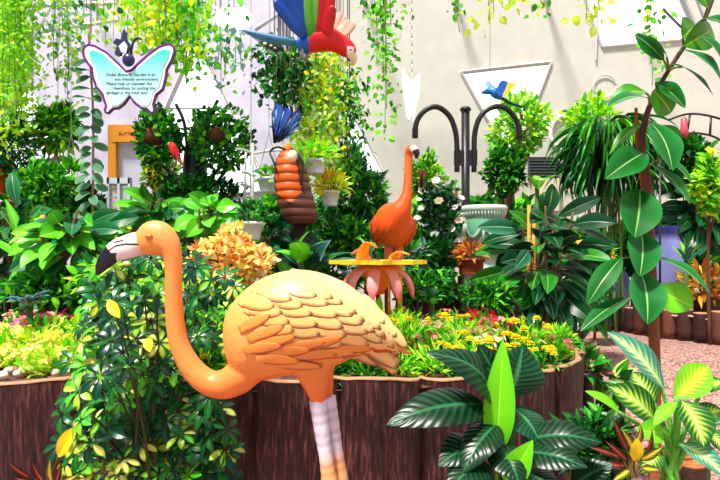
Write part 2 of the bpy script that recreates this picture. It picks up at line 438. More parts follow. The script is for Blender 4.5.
for i, w in enumerate(WINS):
    fr = MB(); k = len(w)
    for j in range(k):
        a = np.array([w[j][0], WY-0.02, w[j][1]]); b = np.array([w[(j+1) % k][0], WY-0.02, w[(j+1) % k][1]])
        tube(fr, [a, b], 0.026, S(226, 222, 222), 4)
    if i < 2:
        zz = wpt(0, 108 if i == 1 else 150)[1]
        xs = []
        for j in range(k):
            (x1, z1), (x2, z2) = w[j], w[(j+1) % k]
            if (z1-zz)*(z2-zz) < 0: xs.append(x1+(x2-x1)*(zz-z1)/(z2-z1))
        tube(fr, [[xs[0], WY+0.03, zz], [xs[1], WY+0.03, zz]], 0.02, S(190, 190, 200), 4)
    fo = struct(fr.build('window_%d' % (i+1), M_METAL, smooth=False))
    g = MB(); q = [(p[0], WY+0.09, p[1]) for p in w]
    plate(g, q, 0.012, (1, 1, 1)); g.build('pane', M_GLASS, fo, smooth=False)
# the wall's panel seams: slim ribs
sm = MB()
for (a, b) in (((206, 55), (300, 262)), ((330, 62), (372, 150)), ((598, -5), (596, 60)), ((690, -20), (716, 45))):
    p = P(*a, WY-0.03); q = P(*b, WY-0.03); tube(sm, [p, q], 0.02, S(200, 196, 205), 4)
struct(sm.build('trim_1', M_METAL, smooth=False))
for nm, x, s in (('wall_left', -8.2, -1), ('wall_right', 8.2, 1)):
    mb = MB(); box(mb, (x+0.09*s, 5.3, WTOP/2), (0.18, 13.8, WTOP), (0.8, 0.8, 0.8)); struct(mb.build(nm, M_WALLB if s < 0 else M_WALLC, smooth=False))
# the open greenhouse roof: a grid of white bars from which the plants hang
cb = MB()
for y in np.arange(1.6, 11.1, 1.35): box(cb, (0, y, 6.3), (16.4, 0.06, 0.08), WHITE)
for x in np.arange(-8, 8.1, 1.6): box(cb, (x, 6.2, 6.22), (0.06, 9.8, 0.08), WHITE)
struct(cb.build('ceiling', M_METAL, smooth=False))
lt = MB()
for (a, b, Y) in (((-20, 8), (150, 2), 8.5), ((0, 38), (120, 20), 9.2), ((20, -10), (70, 45), 9.0), ((60, -12), (28, 50), 9.0), ((140, 55), (225, 8), 9.5), ((190, -10), (300, 70), 9.5), ((255, 30), (300, 0), 9.0)):
    tube(lt, [P(*a, Y), P(*b, Y)], 0.03, S(225, 228, 240), 5)
struct(lt.build('ceiling_truss', M_METAL))

# ------------------------------------------------------------------ round planter of trunk segments
def build_planter():
    root = thing('planter', 'large curved planter walled with dark red-brown tree-bark trunks, full of flowers behind the flamingo', 'planter', (-0.7, 4.2, 0))
    pts = np.array(PLANTER); n = len(pts)
    cl = smooth_path(np.vstack([pts, pts[:1]]), 10)[:-1]
    seg = np.linalg.norm(np.diff(np.vstack([cl, cl[:1]]), axis=0), axis=1); s = np.concatenate([[0], np.cumsum(seg)]); tot = s[-1]
    nt = int(round(tot/0.40)); m = nt*14; u = np.arange(m)/m*tot
    cx = np.interp(u, s, np.append(cl[:, 0], cl[0, 0])); cy = np.interp(u, s, np.append(cl[:, 1], cl[0, 1]))
    tx = np.roll(cx, -1)-np.roll(cx, 1); ty = np.roll(cy, -1)-np.roll(cy, 1); L = np.hypot(tx, ty); nx, ny = ty/L, -tx/L
    ph = (u/tot*nt) % 1; rng = np.random.default_rng(4); jig = np.repeat(rng.normal(size=nt)*0.012, 14)
    bulge = 0.075*np.sqrt(np.clip(1-(2*ph-1)**2, 0, 1))+jig-0.05
    zs = np.array([0, 0.12, 0.3, 0.5, 0.68, 0.812, 0.82]); flare = np.array([0.03, 0.01, 0, -0.004, 0.0, 0.004, 0.003])
    top_j = 0.012*np.sin(u*9)+np.repeat(rng.normal(size=nt)*0.006, 14)
    V = []; 
    for z, fl in zip(zs, flare):
        rr = bulge+fl+0.006*np.sin(u*40+z*9)
        V.append(np.stack([cx+nx*rr, cy+ny*rr, np.full(m, z)+(top_j if z > 0.7 else 0)], 1))
    k = len(zs); b = MB()
    fq = np.array([(i*m+j, i*m+(j+1) % m, (i+1)*m+(j+1) % m, (i+1)*m+j) for i in range(k-1) for j in range(m)])
    b.addq(np.concatenate(V), fq, (0.2, 0.1, 0.08)); b.build('bark_wall', M_BARK, root)
    r = MB(); o = V[-1]; inn = np.stack([cx+nx*(bulge-0.016), cy+ny*(bulge-0.016), o[:, 2]+0.004], 1); low = inn-np.array([0, 0, 0.1])
    o2 = o+np.stack([nx*0.004, ny*0.004, np.zeros(m)], 1); o3 = o2-np.array([0, 0, 0.008])
    VV = np.concatenate([o3, o2, inn, low]); fq = np.array([(i*m+j, i*m+(j+1) % m, (i+1)*m+(j+1) % m, (i+1)*m+j) for i in range(3) for j in range(m)])
    r.addq(VV, fq, S(176, 132, 100)); r.build('rim', M_WOOD, root)
    so = MB(); cc = np.array([cx.mean(), cy.mean()]); R = 9; VV = []
    for i in range(R+1):
        f = i/R; x = cx*(1-f)+cc[0]*f-nx*0.02*(1-f); y = cy*(1-f)+cc[1]*f-ny*0.02*(1-f)
        VV.append(np.stack([x, y, SOIL_Z+0.012*np.sin(x*17)*np.cos(y*13)+0.02*f], 1))
    fq = np.array([(i*m+j, i*m+(j+1) % m, (i+1)*m+(j+1) % m, (i+1)*m+j) for i in range(R) for j in range(m)])
    so.addq(np.concatenate(VV), fq, S(70, 40, 28)); so.build('soil', M_SOIL, root)
build_planter()

# ------------------------------------------------------------------ blob bodies (lofted, remeshed into one skin)
def loft(mb, path, ra, rb, side, c=(0.5, 0.5, 0.5), n=18, tang=None):
    """path (k,3); side = fixed lateral axis; ra radius along it, rb radius in the bending plane."""
    path = np.asarray(path, float); t = nrm(np.gradient(path, axis=0)) if tang is None else np.repeat(nrm(tang)[None], len(path), 0); side = nrm(np.asarray(side, float)); V = []; k = len(path)
    for i in range(k):
        s_ = nrm(side-np.dot(side, t[i])*t[i]); u = np.cross(t[i], s_)
        for j in range(n):
            a = 2*PI*j/n; V.append(path[i]+s_*math.cos(a)*ra[i]+u*math.sin(a)*rb[i])
    mb.add(V, [(i*n+j, i*n+(j+1) % n, (i+1)*n+(j+1) % n, (i+1)*n+j) for i in range(k-1) for j in range(n)]+[tuple(range(n))[::-1], tuple(range((k-1)*n, k*n))], c)

def remesh(mb, voxel, it=6):
    o = mb.build('tmp', M_PAINT); m = o.modifiers.new('r', 'REMESH'); m.mode = 'VOXEL'; m.voxel_size = voxel
    s = o.modifiers.new('s', 'SMOOTH'); s.iterations = it; s.factor = 0.5
    dg = bpy.context.evaluated_depsgraph_get(); me = bpy.data.meshes.new_from_object(o.evaluated_get(dg))
    v = np.zeros(len(me.vertices)*3); me.vertices.foreach_get('co', v); v = v.reshape(-1, 3)
    fs = [tuple(p.vertices) for p in me.polygons]
    bpy.data.objects.remove(o); bpy.data.meshes.remove(me)
    return v, fs

def lerp(a, b, t): t = np.clip(np.asarray(t), 0, 1)[..., None]; return a*(1-t)+b*t

# ------------------------------------------------------------------ the big flamingo statue
def flamingo():
    Y = 2.2; s = Y/F
    root = thing('flamingo_statue', 'large glossy orange-peach flamingo statue standing in front of the bark planter', 'statue', (P(335, 480, Y)[0], Y, 0))
    mb = MB()
    def pl(rows):
        r = np.array(rows, float); r = smooth_path(r, 5)
        loft(mb, np.array([P(x, y, Y) for x, y in r[:, :2]]), r[:, 3]*s, r[:, 2]*s, (0, 1, 0))
    # head and neck: px, py, in-plane radius, lateral radius
    pl([(136, 243.5, 11.5, 7), (142, 242.5, 13, 9), (150, 239.5, 17.5, 11), (158, 238, 17.5, 12), (166, 243, 14.5, 11.5), (171.5, 252, 10.5, 10), (173.5, 266, 8.6, 9), (173.5, 285, 8.6, 9), (174, 305, 8.8, 9.2),
        (175.5, 325, 9.3, 9.6), (179, 343, 9.8, 10), (186, 359, 10.8, 10.8), (196, 373, 12, 12), (210, 383, 13, 13.5), (225, 384, 15, 17), (239, 377, 17, 20), (251, 368, 16, 20)])
    def sec(rows):
        r = np.array(rows, float); r = smooth_path(r, 4)
        loft(mb, np.array([P(x, (a+b)/2, Y) for x, a, b, w in r]), r[:, 3]*s, (r[:, 2]-r[:, 1])/2*s, (0, 1, 0), n=24, tang=(1, 0, 0))
    sec([(224, 326, 342, 6), (226, 314, 354, 13), (231, 305, 368, 20), (241, 293, 379, 28), (257, 281, 381, 36), (276, 273, 378, 41), (300, 269.5, 374, 43), (322, 273, 370, 41), (342, 281, 363, 36), (360, 293, 354, 29), (376, 308, 350, 21), (390, 322, 350, 13), (400, 335, 352, 8), (408, 350, 355, 3)])
    for k, (dx, dy) in enumerate(((0, -9), (6, 9))):   # feathered thighs
        q = np.array([(313+dx*0.3, 362, 22, 15), (316+dx*0.6, 380, 14.5, 11.5), (318+dx, 392, 9.5, 8.5), (319+dx, 401, 7, 7)], float)
        loft(mb, np.array([P(x, y, Y) for x, y in q[:, :2]])+np.array([0, dy*s, 0]), q[:, 3]*s, q[:, 2]*s, (0, 1, 0))
    v, fs = remesh(mb, 0.0062, 5)
    px = v[:, 0]/s+360; py = CY-(v[:, 2]-H)/s
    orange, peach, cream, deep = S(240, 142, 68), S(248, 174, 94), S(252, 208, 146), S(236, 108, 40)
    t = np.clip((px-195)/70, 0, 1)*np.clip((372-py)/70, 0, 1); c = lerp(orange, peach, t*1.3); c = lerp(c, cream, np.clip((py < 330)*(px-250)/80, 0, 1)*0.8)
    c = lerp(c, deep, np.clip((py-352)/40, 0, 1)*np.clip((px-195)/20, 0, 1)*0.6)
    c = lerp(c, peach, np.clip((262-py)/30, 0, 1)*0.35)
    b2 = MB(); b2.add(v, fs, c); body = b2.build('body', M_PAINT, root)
    bvh = BVHTree.FromPolygons([Vector(q) for q in v], fs)
    # bill
    bl = MB(); r = smooth_path(np.array([(142, 243, 12, 8.5), (135, 244.5, 12, 8.5), (127, 247, 11.8, 8), (118, 250, 11, 7), (110.5, 255.5, 9.5, 6), (104.5, 262, 7.8, 4.6), (100, 269, 5, 3), (97, 275, 1.5, 1.2)], float), 22)
    pth = np.array([P(x, y, Y) for x, y in r[:, :2]]); loft(bl, pth, r[:, 3]*s, r[:, 2]*s, (0, 1, 0), n=130)
    V = bl.v[0]; qx = V[:, 0]/s+360; qy = CY-(V[:, 2]-H)/s
    lim = np.where(qy < 253, 105+(qy-244)*1.0, np.where(qy < 254.5, 119.5, 118.5-(qy-255)*0.1))
    lim = np.where(qy < 244, 104.5, lim)
    c = lerp(S(250, 232, 228), S(244, 170, 120), np.clip((qx-133)/10, 0, 1))
    g = np.interp(qx, [104, 110, 118, 128, 141], [260, 251.5, 246.2, 244.3, 244.6]); c = np.where(((np.abs(qy-g) < 0.95) & (qx > 106))[:, None], S(24, 18, 36), c)
    c = lerp(c, S(206, 196, 226), np.clip((qy-g)/12, 0, 1)*0.5*((np.abs(qy-g) > 1.2)))
    c = np.where(((np.abs(qy-(241.5-(qx-121)*0.22)) < 0.9) & (np.abs(qx-121) < 5))[:, None], S(20, 16, 30), c)
    c = np.where((qx < lim)[:, None], S(22, 18, 40), c); bl.c[0] = c; bl.build('bill', M_SHINY, root)
    for sg in (-1, 1):
        e = MB(); ctr = P(152.8, 236.8, Y); hit = bvh.ray_cast(Vector((ctr[0], Y+sg*0.3, ctr[2])), Vector((0, -sg, 0)))[0]; yy = hit.y
        ellipsoid(e, (ctr[0], yy+sg*0.002, ctr[2]), (4*s, 1.6*s, 2.8*s), S(196, 84, 40)); ellipsoid(e, (ctr[0], yy+sg*0.004, ctr[2]), (2.6*s, 1.8*s, 2.2*s), S(236, 150, 90)); ellipsoid(e, (ctr[0], yy+sg*0.006, ctr[2]), (1.5*s, 1.4*s, 1.5*s), S(20, 8, 10)); e.build('eye', M_SHINY, root)
    # wings: overlapping feathers laid on the body's skin, each row over the one behind it
    rng = np.random.default_rng(11)
    def feather(mb, bx, by, ang, Ln, Wd, lift, sg, cols):
        nl, us = 9, np.array([-1, -0.9, -0.4, 0, 0.4, 0.9, 1]); tt = np.linspace(0, 1, nl+1); w = np.interp(tt, [0, 0.2, 0.45, 0.7, 0.88, 1], [0.55, 0.9, 1, 0.88, 0.55, 0.08])*Wd/2
        w[-1] = Wd*0.05; dx, dy = math.cos(ang), math.sin(ang); V = []; C = []; NN = []
        for i, t in enumerate(tt):
            for u in us:
                x = bx+dx*Ln*t-dy*w[i]*u+dx*0; y = by+dy*Ln*t+dx*w[i]*u+3.5*t*t*0
                p = P(x, y, Y); h, hn = bvh.ray_cast(Vector((p[0], Y+sg*0.6, p[2])), Vector((0, -sg, 0)))[:2]
                yy = h.y if h is not None else None; NN.append(np.array(hn) if h is not None else None)
                V.append([p[0], yy, p[2]]); edge = u > 0.9 or u < -0.9
                sh = abs(u) > 0.8 and t > 0.3
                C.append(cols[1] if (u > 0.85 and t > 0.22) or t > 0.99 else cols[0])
        ok = [q[1] for q in V if q[1] is not None]
        if len(ok) < len(V)*0.35: return
        lim = (min(ok) if sg > 0 else max(ok))
        for i, q in enumerate(V):
            t = tt[i//len(us)]; u = us[i % len(us)]
            nv = NN[i] if NN[i] is not None else nrm(np.array([0, sg*0.6, 0.5])); lf = lift+0.0008*(1-u*u)+0.0035*t-0.0012; q[1] = lim if q[1] is None else q[1]
            for a_ in range(3): q[a_] += nv[a_]*lf
        m = len(us); fr = MB(); V = np.array(V); C = np.array(C)
        back = V-np.array([0, sg*0.006, 0]); nn = len(V)
        fq = [(i*m+j, i*m+j+1, (i+1)*m+j+1, (i+1)*m+j) for i in range(nl) for j in range(m-1)]
        rimv = [i*m for i in range(nl+1)]+[nl*m+j for j in range(1, m)]+[i*m+m-1 for i in range(nl-1, -1, -1)]+[j for j in range(m-2, 0, -1)]
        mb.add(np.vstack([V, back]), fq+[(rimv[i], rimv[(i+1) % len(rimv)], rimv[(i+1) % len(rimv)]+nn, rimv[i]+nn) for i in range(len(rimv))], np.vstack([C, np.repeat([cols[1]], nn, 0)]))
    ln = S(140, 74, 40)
    for sg in (-1, 1):
        mw = MB()
        # flight feathers at the rear, then coverts marching forward; the lower row sweeps back over the flank
        rows = [([(362, 296), (374, 309), (384, 322)], 0.82, 34, 12), ([(352, 296), (360, 306), (364, 317), (364, 328), (360, 338)], 0.85, 52, 16), ([(338, 284), (338, 296), (346, 308), (350, 320), (350, 331)], 0.72, 60, 17), ([(312, 277), (318, 286), (328, 297), (335, 309), (338, 321), (338, 332), (332, 340)], 0.60, 56, 16),
                ([(290, 273), (298, 280), (308, 290), (316, 301), (320, 313), (321, 325), (317, 336)], 0.46, 50, 16), ([(276, 279), (286, 288), (295, 298), (300, 309), (302, 320), (298, 331)], 0.32, 46, 15),
                ([(256, 286), (266, 293), (274, 302), (279, 312), (281, 322)], 0.2, 42, 15), ([(243, 298), (250, 305), (257, 313), (261, 322)], 0.1, 38, 15)]
        for k, (lst, ang, Ln, Wd) in enumerate(rows):
            for j, (x, y) in enumerate(lst):
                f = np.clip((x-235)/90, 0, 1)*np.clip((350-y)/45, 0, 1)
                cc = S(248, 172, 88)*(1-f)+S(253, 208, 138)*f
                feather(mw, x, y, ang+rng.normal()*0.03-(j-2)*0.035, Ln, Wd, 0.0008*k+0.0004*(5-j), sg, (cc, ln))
        for k, (x, y, ang, Ln) in enumerate([(322, 346, -0.05, 52), (306, 349, 0.0, 50), (290, 350, 0.03, 48), (300, 342, -0.22, 44), (286, 343, -0.2, 42), (272, 347, -0.1, 42), (262, 340, -0.28, 40), (254, 334, -0.35, 38), (250, 345, -0.1, 38), (262, 352, 0.06, 42), (280, 357, 0.1, 44), (246, 326, -0.45, 34)]):
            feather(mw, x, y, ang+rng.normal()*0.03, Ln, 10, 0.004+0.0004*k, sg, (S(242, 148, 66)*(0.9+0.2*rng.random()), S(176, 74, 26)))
        mw.build('wing', M_PAINT, root)
    # tail feathers
    mt = MB()
    for k, (a0, b0, w0, dz) in enumerate((((366, 318), (409, 354), 15, 0.0), ((362, 332), (400, 352), 13, 0.012), ((368, 312), (404, 345), 13, -0.012))):
        p, q = P(*a0, Y), P(*b0, Y); r = np.array([0, 0.25, 0.6, 1.0]); loft(mt, np.array([p+(q-p)*t+np.array([0, dz*1.5, 0]) for t in r]), np.array([w0*1.1, w0, w0*0.6, 1])*s, np.array([w0*0.55, w0*0.5, w0*0.3, 1])*s, (0, 1, 0), S(250, 190, 116))
    mt.build('tail', M_PAINT, root)
    ut = MB(); loft(ut, np.array([P(362, 343, Y), P(378, 347, Y), P(398, 351, Y)]), np.array([15, 11, 4])*s, np.array([8, 6, 2])*s, (0, 1, 0), S(196, 74, 36)); ut.build('under_tail', M_PAINT, root)
    # legs: pale scaled tibia, orange ankle, shank and webbed foot
    for k, (x0, x1, x2, dy, fx) in enumerate(((318, 331, 333, -0.028, -16), (327, 341, 344, 0.02, 6))):
        lg = MB(); n = 60; T = np.linspace(0, 1, n); X = np.interp(T, [0, 0.35, 0.48, 1], [x0, x1, x2, x2+6]); yy = np.interp(T, [0, 1], [398, 648])
        rad = np.interp(T, [0, 0.1, 0.22, 0.27, 0.33, 0.4, 0.9, 1], [8.5, 8, 6.8, 7.2, 8.3, 6, 5.5, 6])*s
        rad = rad*(1+0.03*np.sin(T*2*PI*34)*(T < 0.95))
        pale, orange, pink = S(232, 218, 238), S(246, 176, 116), S(240, 160, 130)
        c = lerp(pale, orange, np.clip((T-0.2)/0.06, 0, 1)); c = lerp(c, pink, np.clip((T-0.36)/0.05, 0, 1)); c = np.where((np.sin(T*2*PI*34) < -0.6)[:, None], c*0.72, c)
        tube(lg, np.array([P(a, b, Y) for a, b in zip(X, yy)])+np.array([0, dy, 0]), rad, c, 14)
        f0 = P(x2+6, 646, Y)+np.array([0, dy, 0])
        for a in (-0.5, 0, 0.5):
            e = f0+np.array([-0.13*math.cos(a), -0.13*math.sin(a), 0]); e[2] = 0.009; tube(lg, [f0+np.array([0, 0, 0.01]), (f0+e)/2+np.array([0, 0, 0.004]), e], [0.02, 0.014, 0.008], pink, 8)
        w = [f0, f0+np.array([-0.115, 0.06, -0.006]), f0+np.array([-0.1, 0, -0.006]), f0+np.array([-0.115, -0.06, -0.006])]; w = np.array(w); w[:, 2] = [0.02, 0.006, 0.006, 0.006]
        lg.add(np.vstack([w, w-np.array([0, 0, 0.005])]), [(0, 1, 2), (0, 2, 3), (4, 6, 5), (4, 7, 6)], pink)
        lg.build('leg', M_PAINT, root)
flamingo()

# ------------------------------------------------------------------ orange flamingo behind the feeder
def flamingo2(Y=4.5, label='deep orange flamingo statue seen from the front behind the yellow flower feeder', dx=0, base=None):
    s = Y/F; org, dk, lt = S(232, 84, 20), S(190, 48, 12), S(246, 136, 60)
    g = bz(P(394, 250, Y)[0], Y)
    root = thing('flamingo_statue', label, 'statue', (P(394, 250, Y)[0], Y, g))
    def Q(x, y, d=0): p = P(x, y, Y); p[1] += d*s; return p
    mb = MB()
    r = smooth_path(np.array([(396, 236, 26, 5, 6), (394, 231, 14, 16, 14), (393, 226, 0, 20, 22), (394, 222, -14, 18, 21), (398, 214, -24, 12, 13), (402.5, 205, -27, 7.5, 8), (405, 195, -27, 5, 5), (406, 182, -25, 4.1, 4.1), (406.5, 168, -23, 3.8, 3.8), (407, 160, -22, 4, 4), (408, 155, -23, 4.9, 4.8), (410, 153, -26, 4.6, 4.4), (411.5, 154.5, -30, 3.2, 3)], float), 5)
    loft(mb, np.array([Q(a, b, c) for a, b, c in r[:, :3]]), r[:, 3]*s, r[:, 4]*s, (1, 0, 0))
    v, fs = remesh(mb, 0.006, 4); z = CY-(v[:, 2]-H)/s
    c = lerp(org, lt, np.clip((200-z)/60, 0, 1)*0.5); b = MB(); b.add(v, fs, c); b.build('body', M_PAINT, root)
    bl = MB(); r = smooth_path(np.array([(410.5, 153.5, -29, 3.8), (412.5, 156, -33, 3.6), (413.5, 160, -35, 2.8), (413.2, 164, -35, 1.2)], float), 6)
    n = len(r); T = np.linspace(0, 1, n); tube(bl, np.array([Q(a, b_, c_) for a, b_, c_ in r[:, :3]]), r[:, 3]*s, np.where((T > 0.4)[:, None], S(24, 20, 30), S(240, 214, 200)), 10); bl.build('bill', M_SHINY, root)
    for sg in (-1, 1):
        w = MB()
        for k in range(14):
            a = k/13; x = 393+sg*(9+10*math.sin(a*PI*0.9)); y = 213+a*26
            p0, p1 = Q(x-sg*3, y-6, -8), Q(x+sg*1.5, y+7, 5)
            loft(w, np.array([p0, (p0+p1)/2+np.array([sg*0.012, -0.01, 0]), p1]), np.array([3, 4, 1])*s, np.array([4, 6, 1.5])*s, (1, 0, 0), org*0.9 if k % 2 else dk, n=8)
        w.build('wing', M_PAINT, root)
        e = MB(); ellipsoid(e, Q(408.5+sg*3.8, 154, -24), 1.0*s, S(20, 10, 10)); e.build('eye', M_SHINY, root)
        l = MB(); a, k_ = Q(394+sg*5, 244, 0), Q(394+sg*6, 275, 3); e_ = np.array([k_[0], Y-0.02, g+0.01]); tube(l, [a, k_, e_], [5*s, 2.6*s, 2.4*s], S(238, 120, 70), 8)
        for q in (-0.5, 0, 0.5): tube(l, [e_, e_+np.array([0.09*math.sin(q), -0.09*math.cos(q), 0])], [0.014, 0.006], S(238, 120, 70), 6)
        l.build('leg', M_PAINT, root)
    return root
f2 = flamingo2()

# ------------------------------------------------------------------ yellow flower feeder
def feeder():
    Y = 3.4; s = Y/F; c = P(378, 264, Y); cx = c[0]; z = c[2]
    root = thing('flower_feeder', 'yellow star-shaped flower feeder with drooping pink petals on a stake', 'feeder', (cx, Y, SOIL_Z))
    st = MB(); n = 8; pts = []
    for i in range(n*6):
        a = 2*PI*i/(n*6)+0.06; r = 0.272*(0.72+0.28*abs(math.cos(a*n/2))**1.4); pts.append((cx+r*math.cos(a), Y+r*math.sin(a), z))
    p = np.array(pts); rim = p+np.array([0, 0, 0.022]); k = len(p); ctr = np.array([cx, Y, z]); inr = ctr+(rim-ctr)*0.93+np.array([0, 0, -0.002]); inr[:, 2] = z+0.008
    V = np.vstack([p, rim, inr, [ctr+np.array([0, 0, -0.012])], [ctr+np.array([0, 0, 0.006])]])
    fs = [(i, (i+1) % k, (i+1) % k+k, i+k) for i in range(k)]+[(i+k, (i+1) % k+k, (i+1) % k+2*k, i+2*k) for i in range(k)]+[((i+1) % k, i, 3*k) for i in range(k)]+[(i+2*k, (i+1) % k+2*k, 3*k+1) for i in range(k)]
    st.add(V, fs, S(252, 206, 20)); st.build('star_tray', M_PAINT, root, smooth=False)
    cu = MB(); lathe(cu, [(0, -0.17), (0.03, -0.165), (0.05, -0.12), (0.075, -0.06), (0.11, -0.02), (0.12, -0.012), (0, -0.012)], (cx, Y, z), S(246, 110, 30), 28, flute=0.04, nf=12); cu.build('cup', M_PAINT, root)
    for i in range(9):
        a = 2*PI*i/9+0.35; d = np.array([math.cos(a), math.sin(a), 0]); b = MB()
        path = smooth_path(np.array([ctr+d*0.07+[0, 0, -0.02], ctr+d*0.13+[0, 0, -0.04], ctr+d*0.175+[0, 0, -0.085], ctr+d*0.195+[0, 0, -0.14], ctr+d*0.2+[0, 0, -0.185]]), 5)
        kk = len(path); t = np.linspace(0, 1, kk); w = np.interp(t, [0, 0.3, 0.7, 1], [0.022, 0.034, 0.032, 0.004])
        loft(b, path, w, w*0.35, np.cross(d, [0, 0, 1]), np.repeat(lerp(S(252, 196, 186), S(238, 100, 110), t), 10, 0), n=10); b.build('petal', M_PAINT, root)
    sk = MB(); tube(sk, [[cx, Y, SOIL_Z-0.05], [cx, Y, z-0.15]], 0.012, S(120, 72, 40), 8); tube(sk, [[cx+0.05, Y+0.02, SOIL_Z-0.05], [cx+0.045, Y+0.02, z-0.05]], 0.01, S(96, 52, 36), 8); sk.build('stake', M_WOOD, root)
    lf = MB(); big_leaf(lf, (cx-0.005, Y-0.05, z-0.26), (cx+0.01, Y-0.09, z-0.17), 0.05, (0, -1, 0.3), 0.05, 'plain', (S(120, 220, 40), S(100, 200, 40), S(170, 240, 90))); lf.build('leaf', M_LEAF, root)
    # what lies on the tray: curled fruit peel and slices, each its own thing
    def peel(x, y, h, col, lab, lean):
        o = MB(); a = np.array([x, y, z+0.014]); path = smooth_path(np.array([a, a+[lean*0.02, 0, h*0.5], a+[lean*0.05, -0.02, h], a+[lean*0.1, -0.035, h*0.75]]), 6); t = np.linspace(0, 1, len(path))
        loft(o, path, np.interp(t, [0, 0.4, 1], [0.022, 0.032, 0.003]), np.interp(t, [0, 1], [0.012, 0.004]), (0.9, 0.3, 0), col, n=10)
        tag(o.build('fruit_peel', M_PAINT, origin=(x, y, z)), lab, 'fruit')
    peel(cx-0.105, Y-0.02, 0.1, S(232, 130, 30), 'upright orange fruit peel on the yellow feeder, tallest of the scraps', 1)
    peel(cx-0.05, Y+0.03, 0.055, S(190, 100, 40), 'small brown curled peel in the middle of the yellow feeder tray', -1)
    peel(cx+0.07, Y-0.02, 0.05, S(230, 140, 50), 'low orange peel leaning on the yellow feeder before the orange flamingo', 1)
    for i, (dx, dy, r, col, lab) in enumerate(((-0.02, -0.08, 0.03, S(150, 80, 40), 'brown fruit slice near the front edge of the yellow feeder'), (0.1, -0.06, 0.026, S(120, 60, 50), 'dark dried fruit slice on the feeder tray, beside the low peel'))):
        o = MB(); lathe(o, [(0, 0), (r, 0.004), (r*0.95, 0.018), (0, 0.022)], (cx+dx, Y+dy, z+0.008), col, 14); tag(o.build('fruit_slice', M_MATTE, origin=(cx+dx, Y+dy, z)), lab, 'fruit')
feeder()
# ==PART3==
# ------------------------------------------------------------------ hanging butterfly notice
def grad_mat():
    m, nt, b = newmat('printed_cyan')
    tc = nt.nodes.new('ShaderNodeTexCoord'); sp = nt.nodes.new('ShaderNodeSeparateXYZ'); r = nt.nodes.new('ShaderNodeValToRGB')
    nt.links.new(tc.outputs['Generated'], sp.inputs[0]); nt.links.new(sp.outputs['Z'], r.inputs['Fac'])
    e = r.color_ramp.elements; e[0].position = 0.05; e[0].color = (*S(205, 246, 250), 1); e[1].position = 0.95; e[1].color = (*S(60, 222, 206), 1); x = e.new(0.45); x.color = (*S(176, 240, 246), 1)
    nt.links.new(r.outputs['Color'], b.inputs['Base Color']); b.inputs['Roughness'].default_value = 0.35; return m
BFLY = [(126, 70.5), (117, 61), (106, 51), (95, 45), (88, 43.5), (83.5, 46), (81.8, 50), (82.4, 56), (86, 63), (90.5, 68), (91.5, 77), (95, 87), (101, 94), (103, 101), (105, 106), (103.6, 109.5), (104.5, 112.8), (107.5, 113.6), (110, 111.5), (112.5, 109), (118, 108.5), (124, 104), (129, 96.5), (134, 104), (140, 108.5), (146, 109.3), (148.6, 112.2), (151.4, 113.4), (154, 111.6), (154.4, 108.5), (153.5, 104), (156, 95), (163, 89), (166, 77), (167, 69), (172, 60), (174.8, 51), (174, 46), (169.5, 43.2), (166, 43.4), (158, 46), (147, 54), (137, 63), (131, 69)]
def inset(poly, d):
    p = np.array(poly, float); n = len(p); e = nrm(np.roll(p, -1, 0)-p); nn = np.stack([-e[:, 1], e[:, 0]], 1); a = 0
    for i in range(n): a += p[i][0]*p[(i+1) % n][1]-p[(i+1) % n][0]*p[i][1]
    if a < 0: nn = -nn
    v = nrm(nn+np.roll(nn, 1, 0)); return p+v*d
def text_mesh(body, size, mat, parent, loc, shear=0.0, align='LEFT', extr=0.0006):
    cu = bpy.data.curves.new('t', 'FONT'); cu.body = body; cu.size = size; cu.extrude = extr; cu.align_x = align; cu.shear = shear; cu.resolution_u = 3
    t = bpy.data.objects.new('t', cu); COL.objects.link(t); bpy.context.view_layer.update()
    me = bpy.data.meshes.new_from_object(t.evaluated_get(bpy.context.evaluated_depsgraph_get())); bpy.data.objects.remove(t); bpy.data.curves.remove(cu)
    me.transform(Matrix.Translation(Vector(loc)) @ Matrix.Rotation(PI/2, 4, 'X')); me.materials.clear(); me.materials.append(mat); return me
def solid(name, rgb, rough=0.5, emit=0):
    m, nt, b = newmat(name); b.inputs['Base Color'].default_value = (*rgb, 1); b.inputs['Roughness'].default_value = rough
    if emit: b.inputs['Emission Color'].default_value = (*rgb, 1); b.inputs['Emission Strength'].default_value = emit
    return m
M_INK = solid('ink', S(24, 30, 70), 0.6)
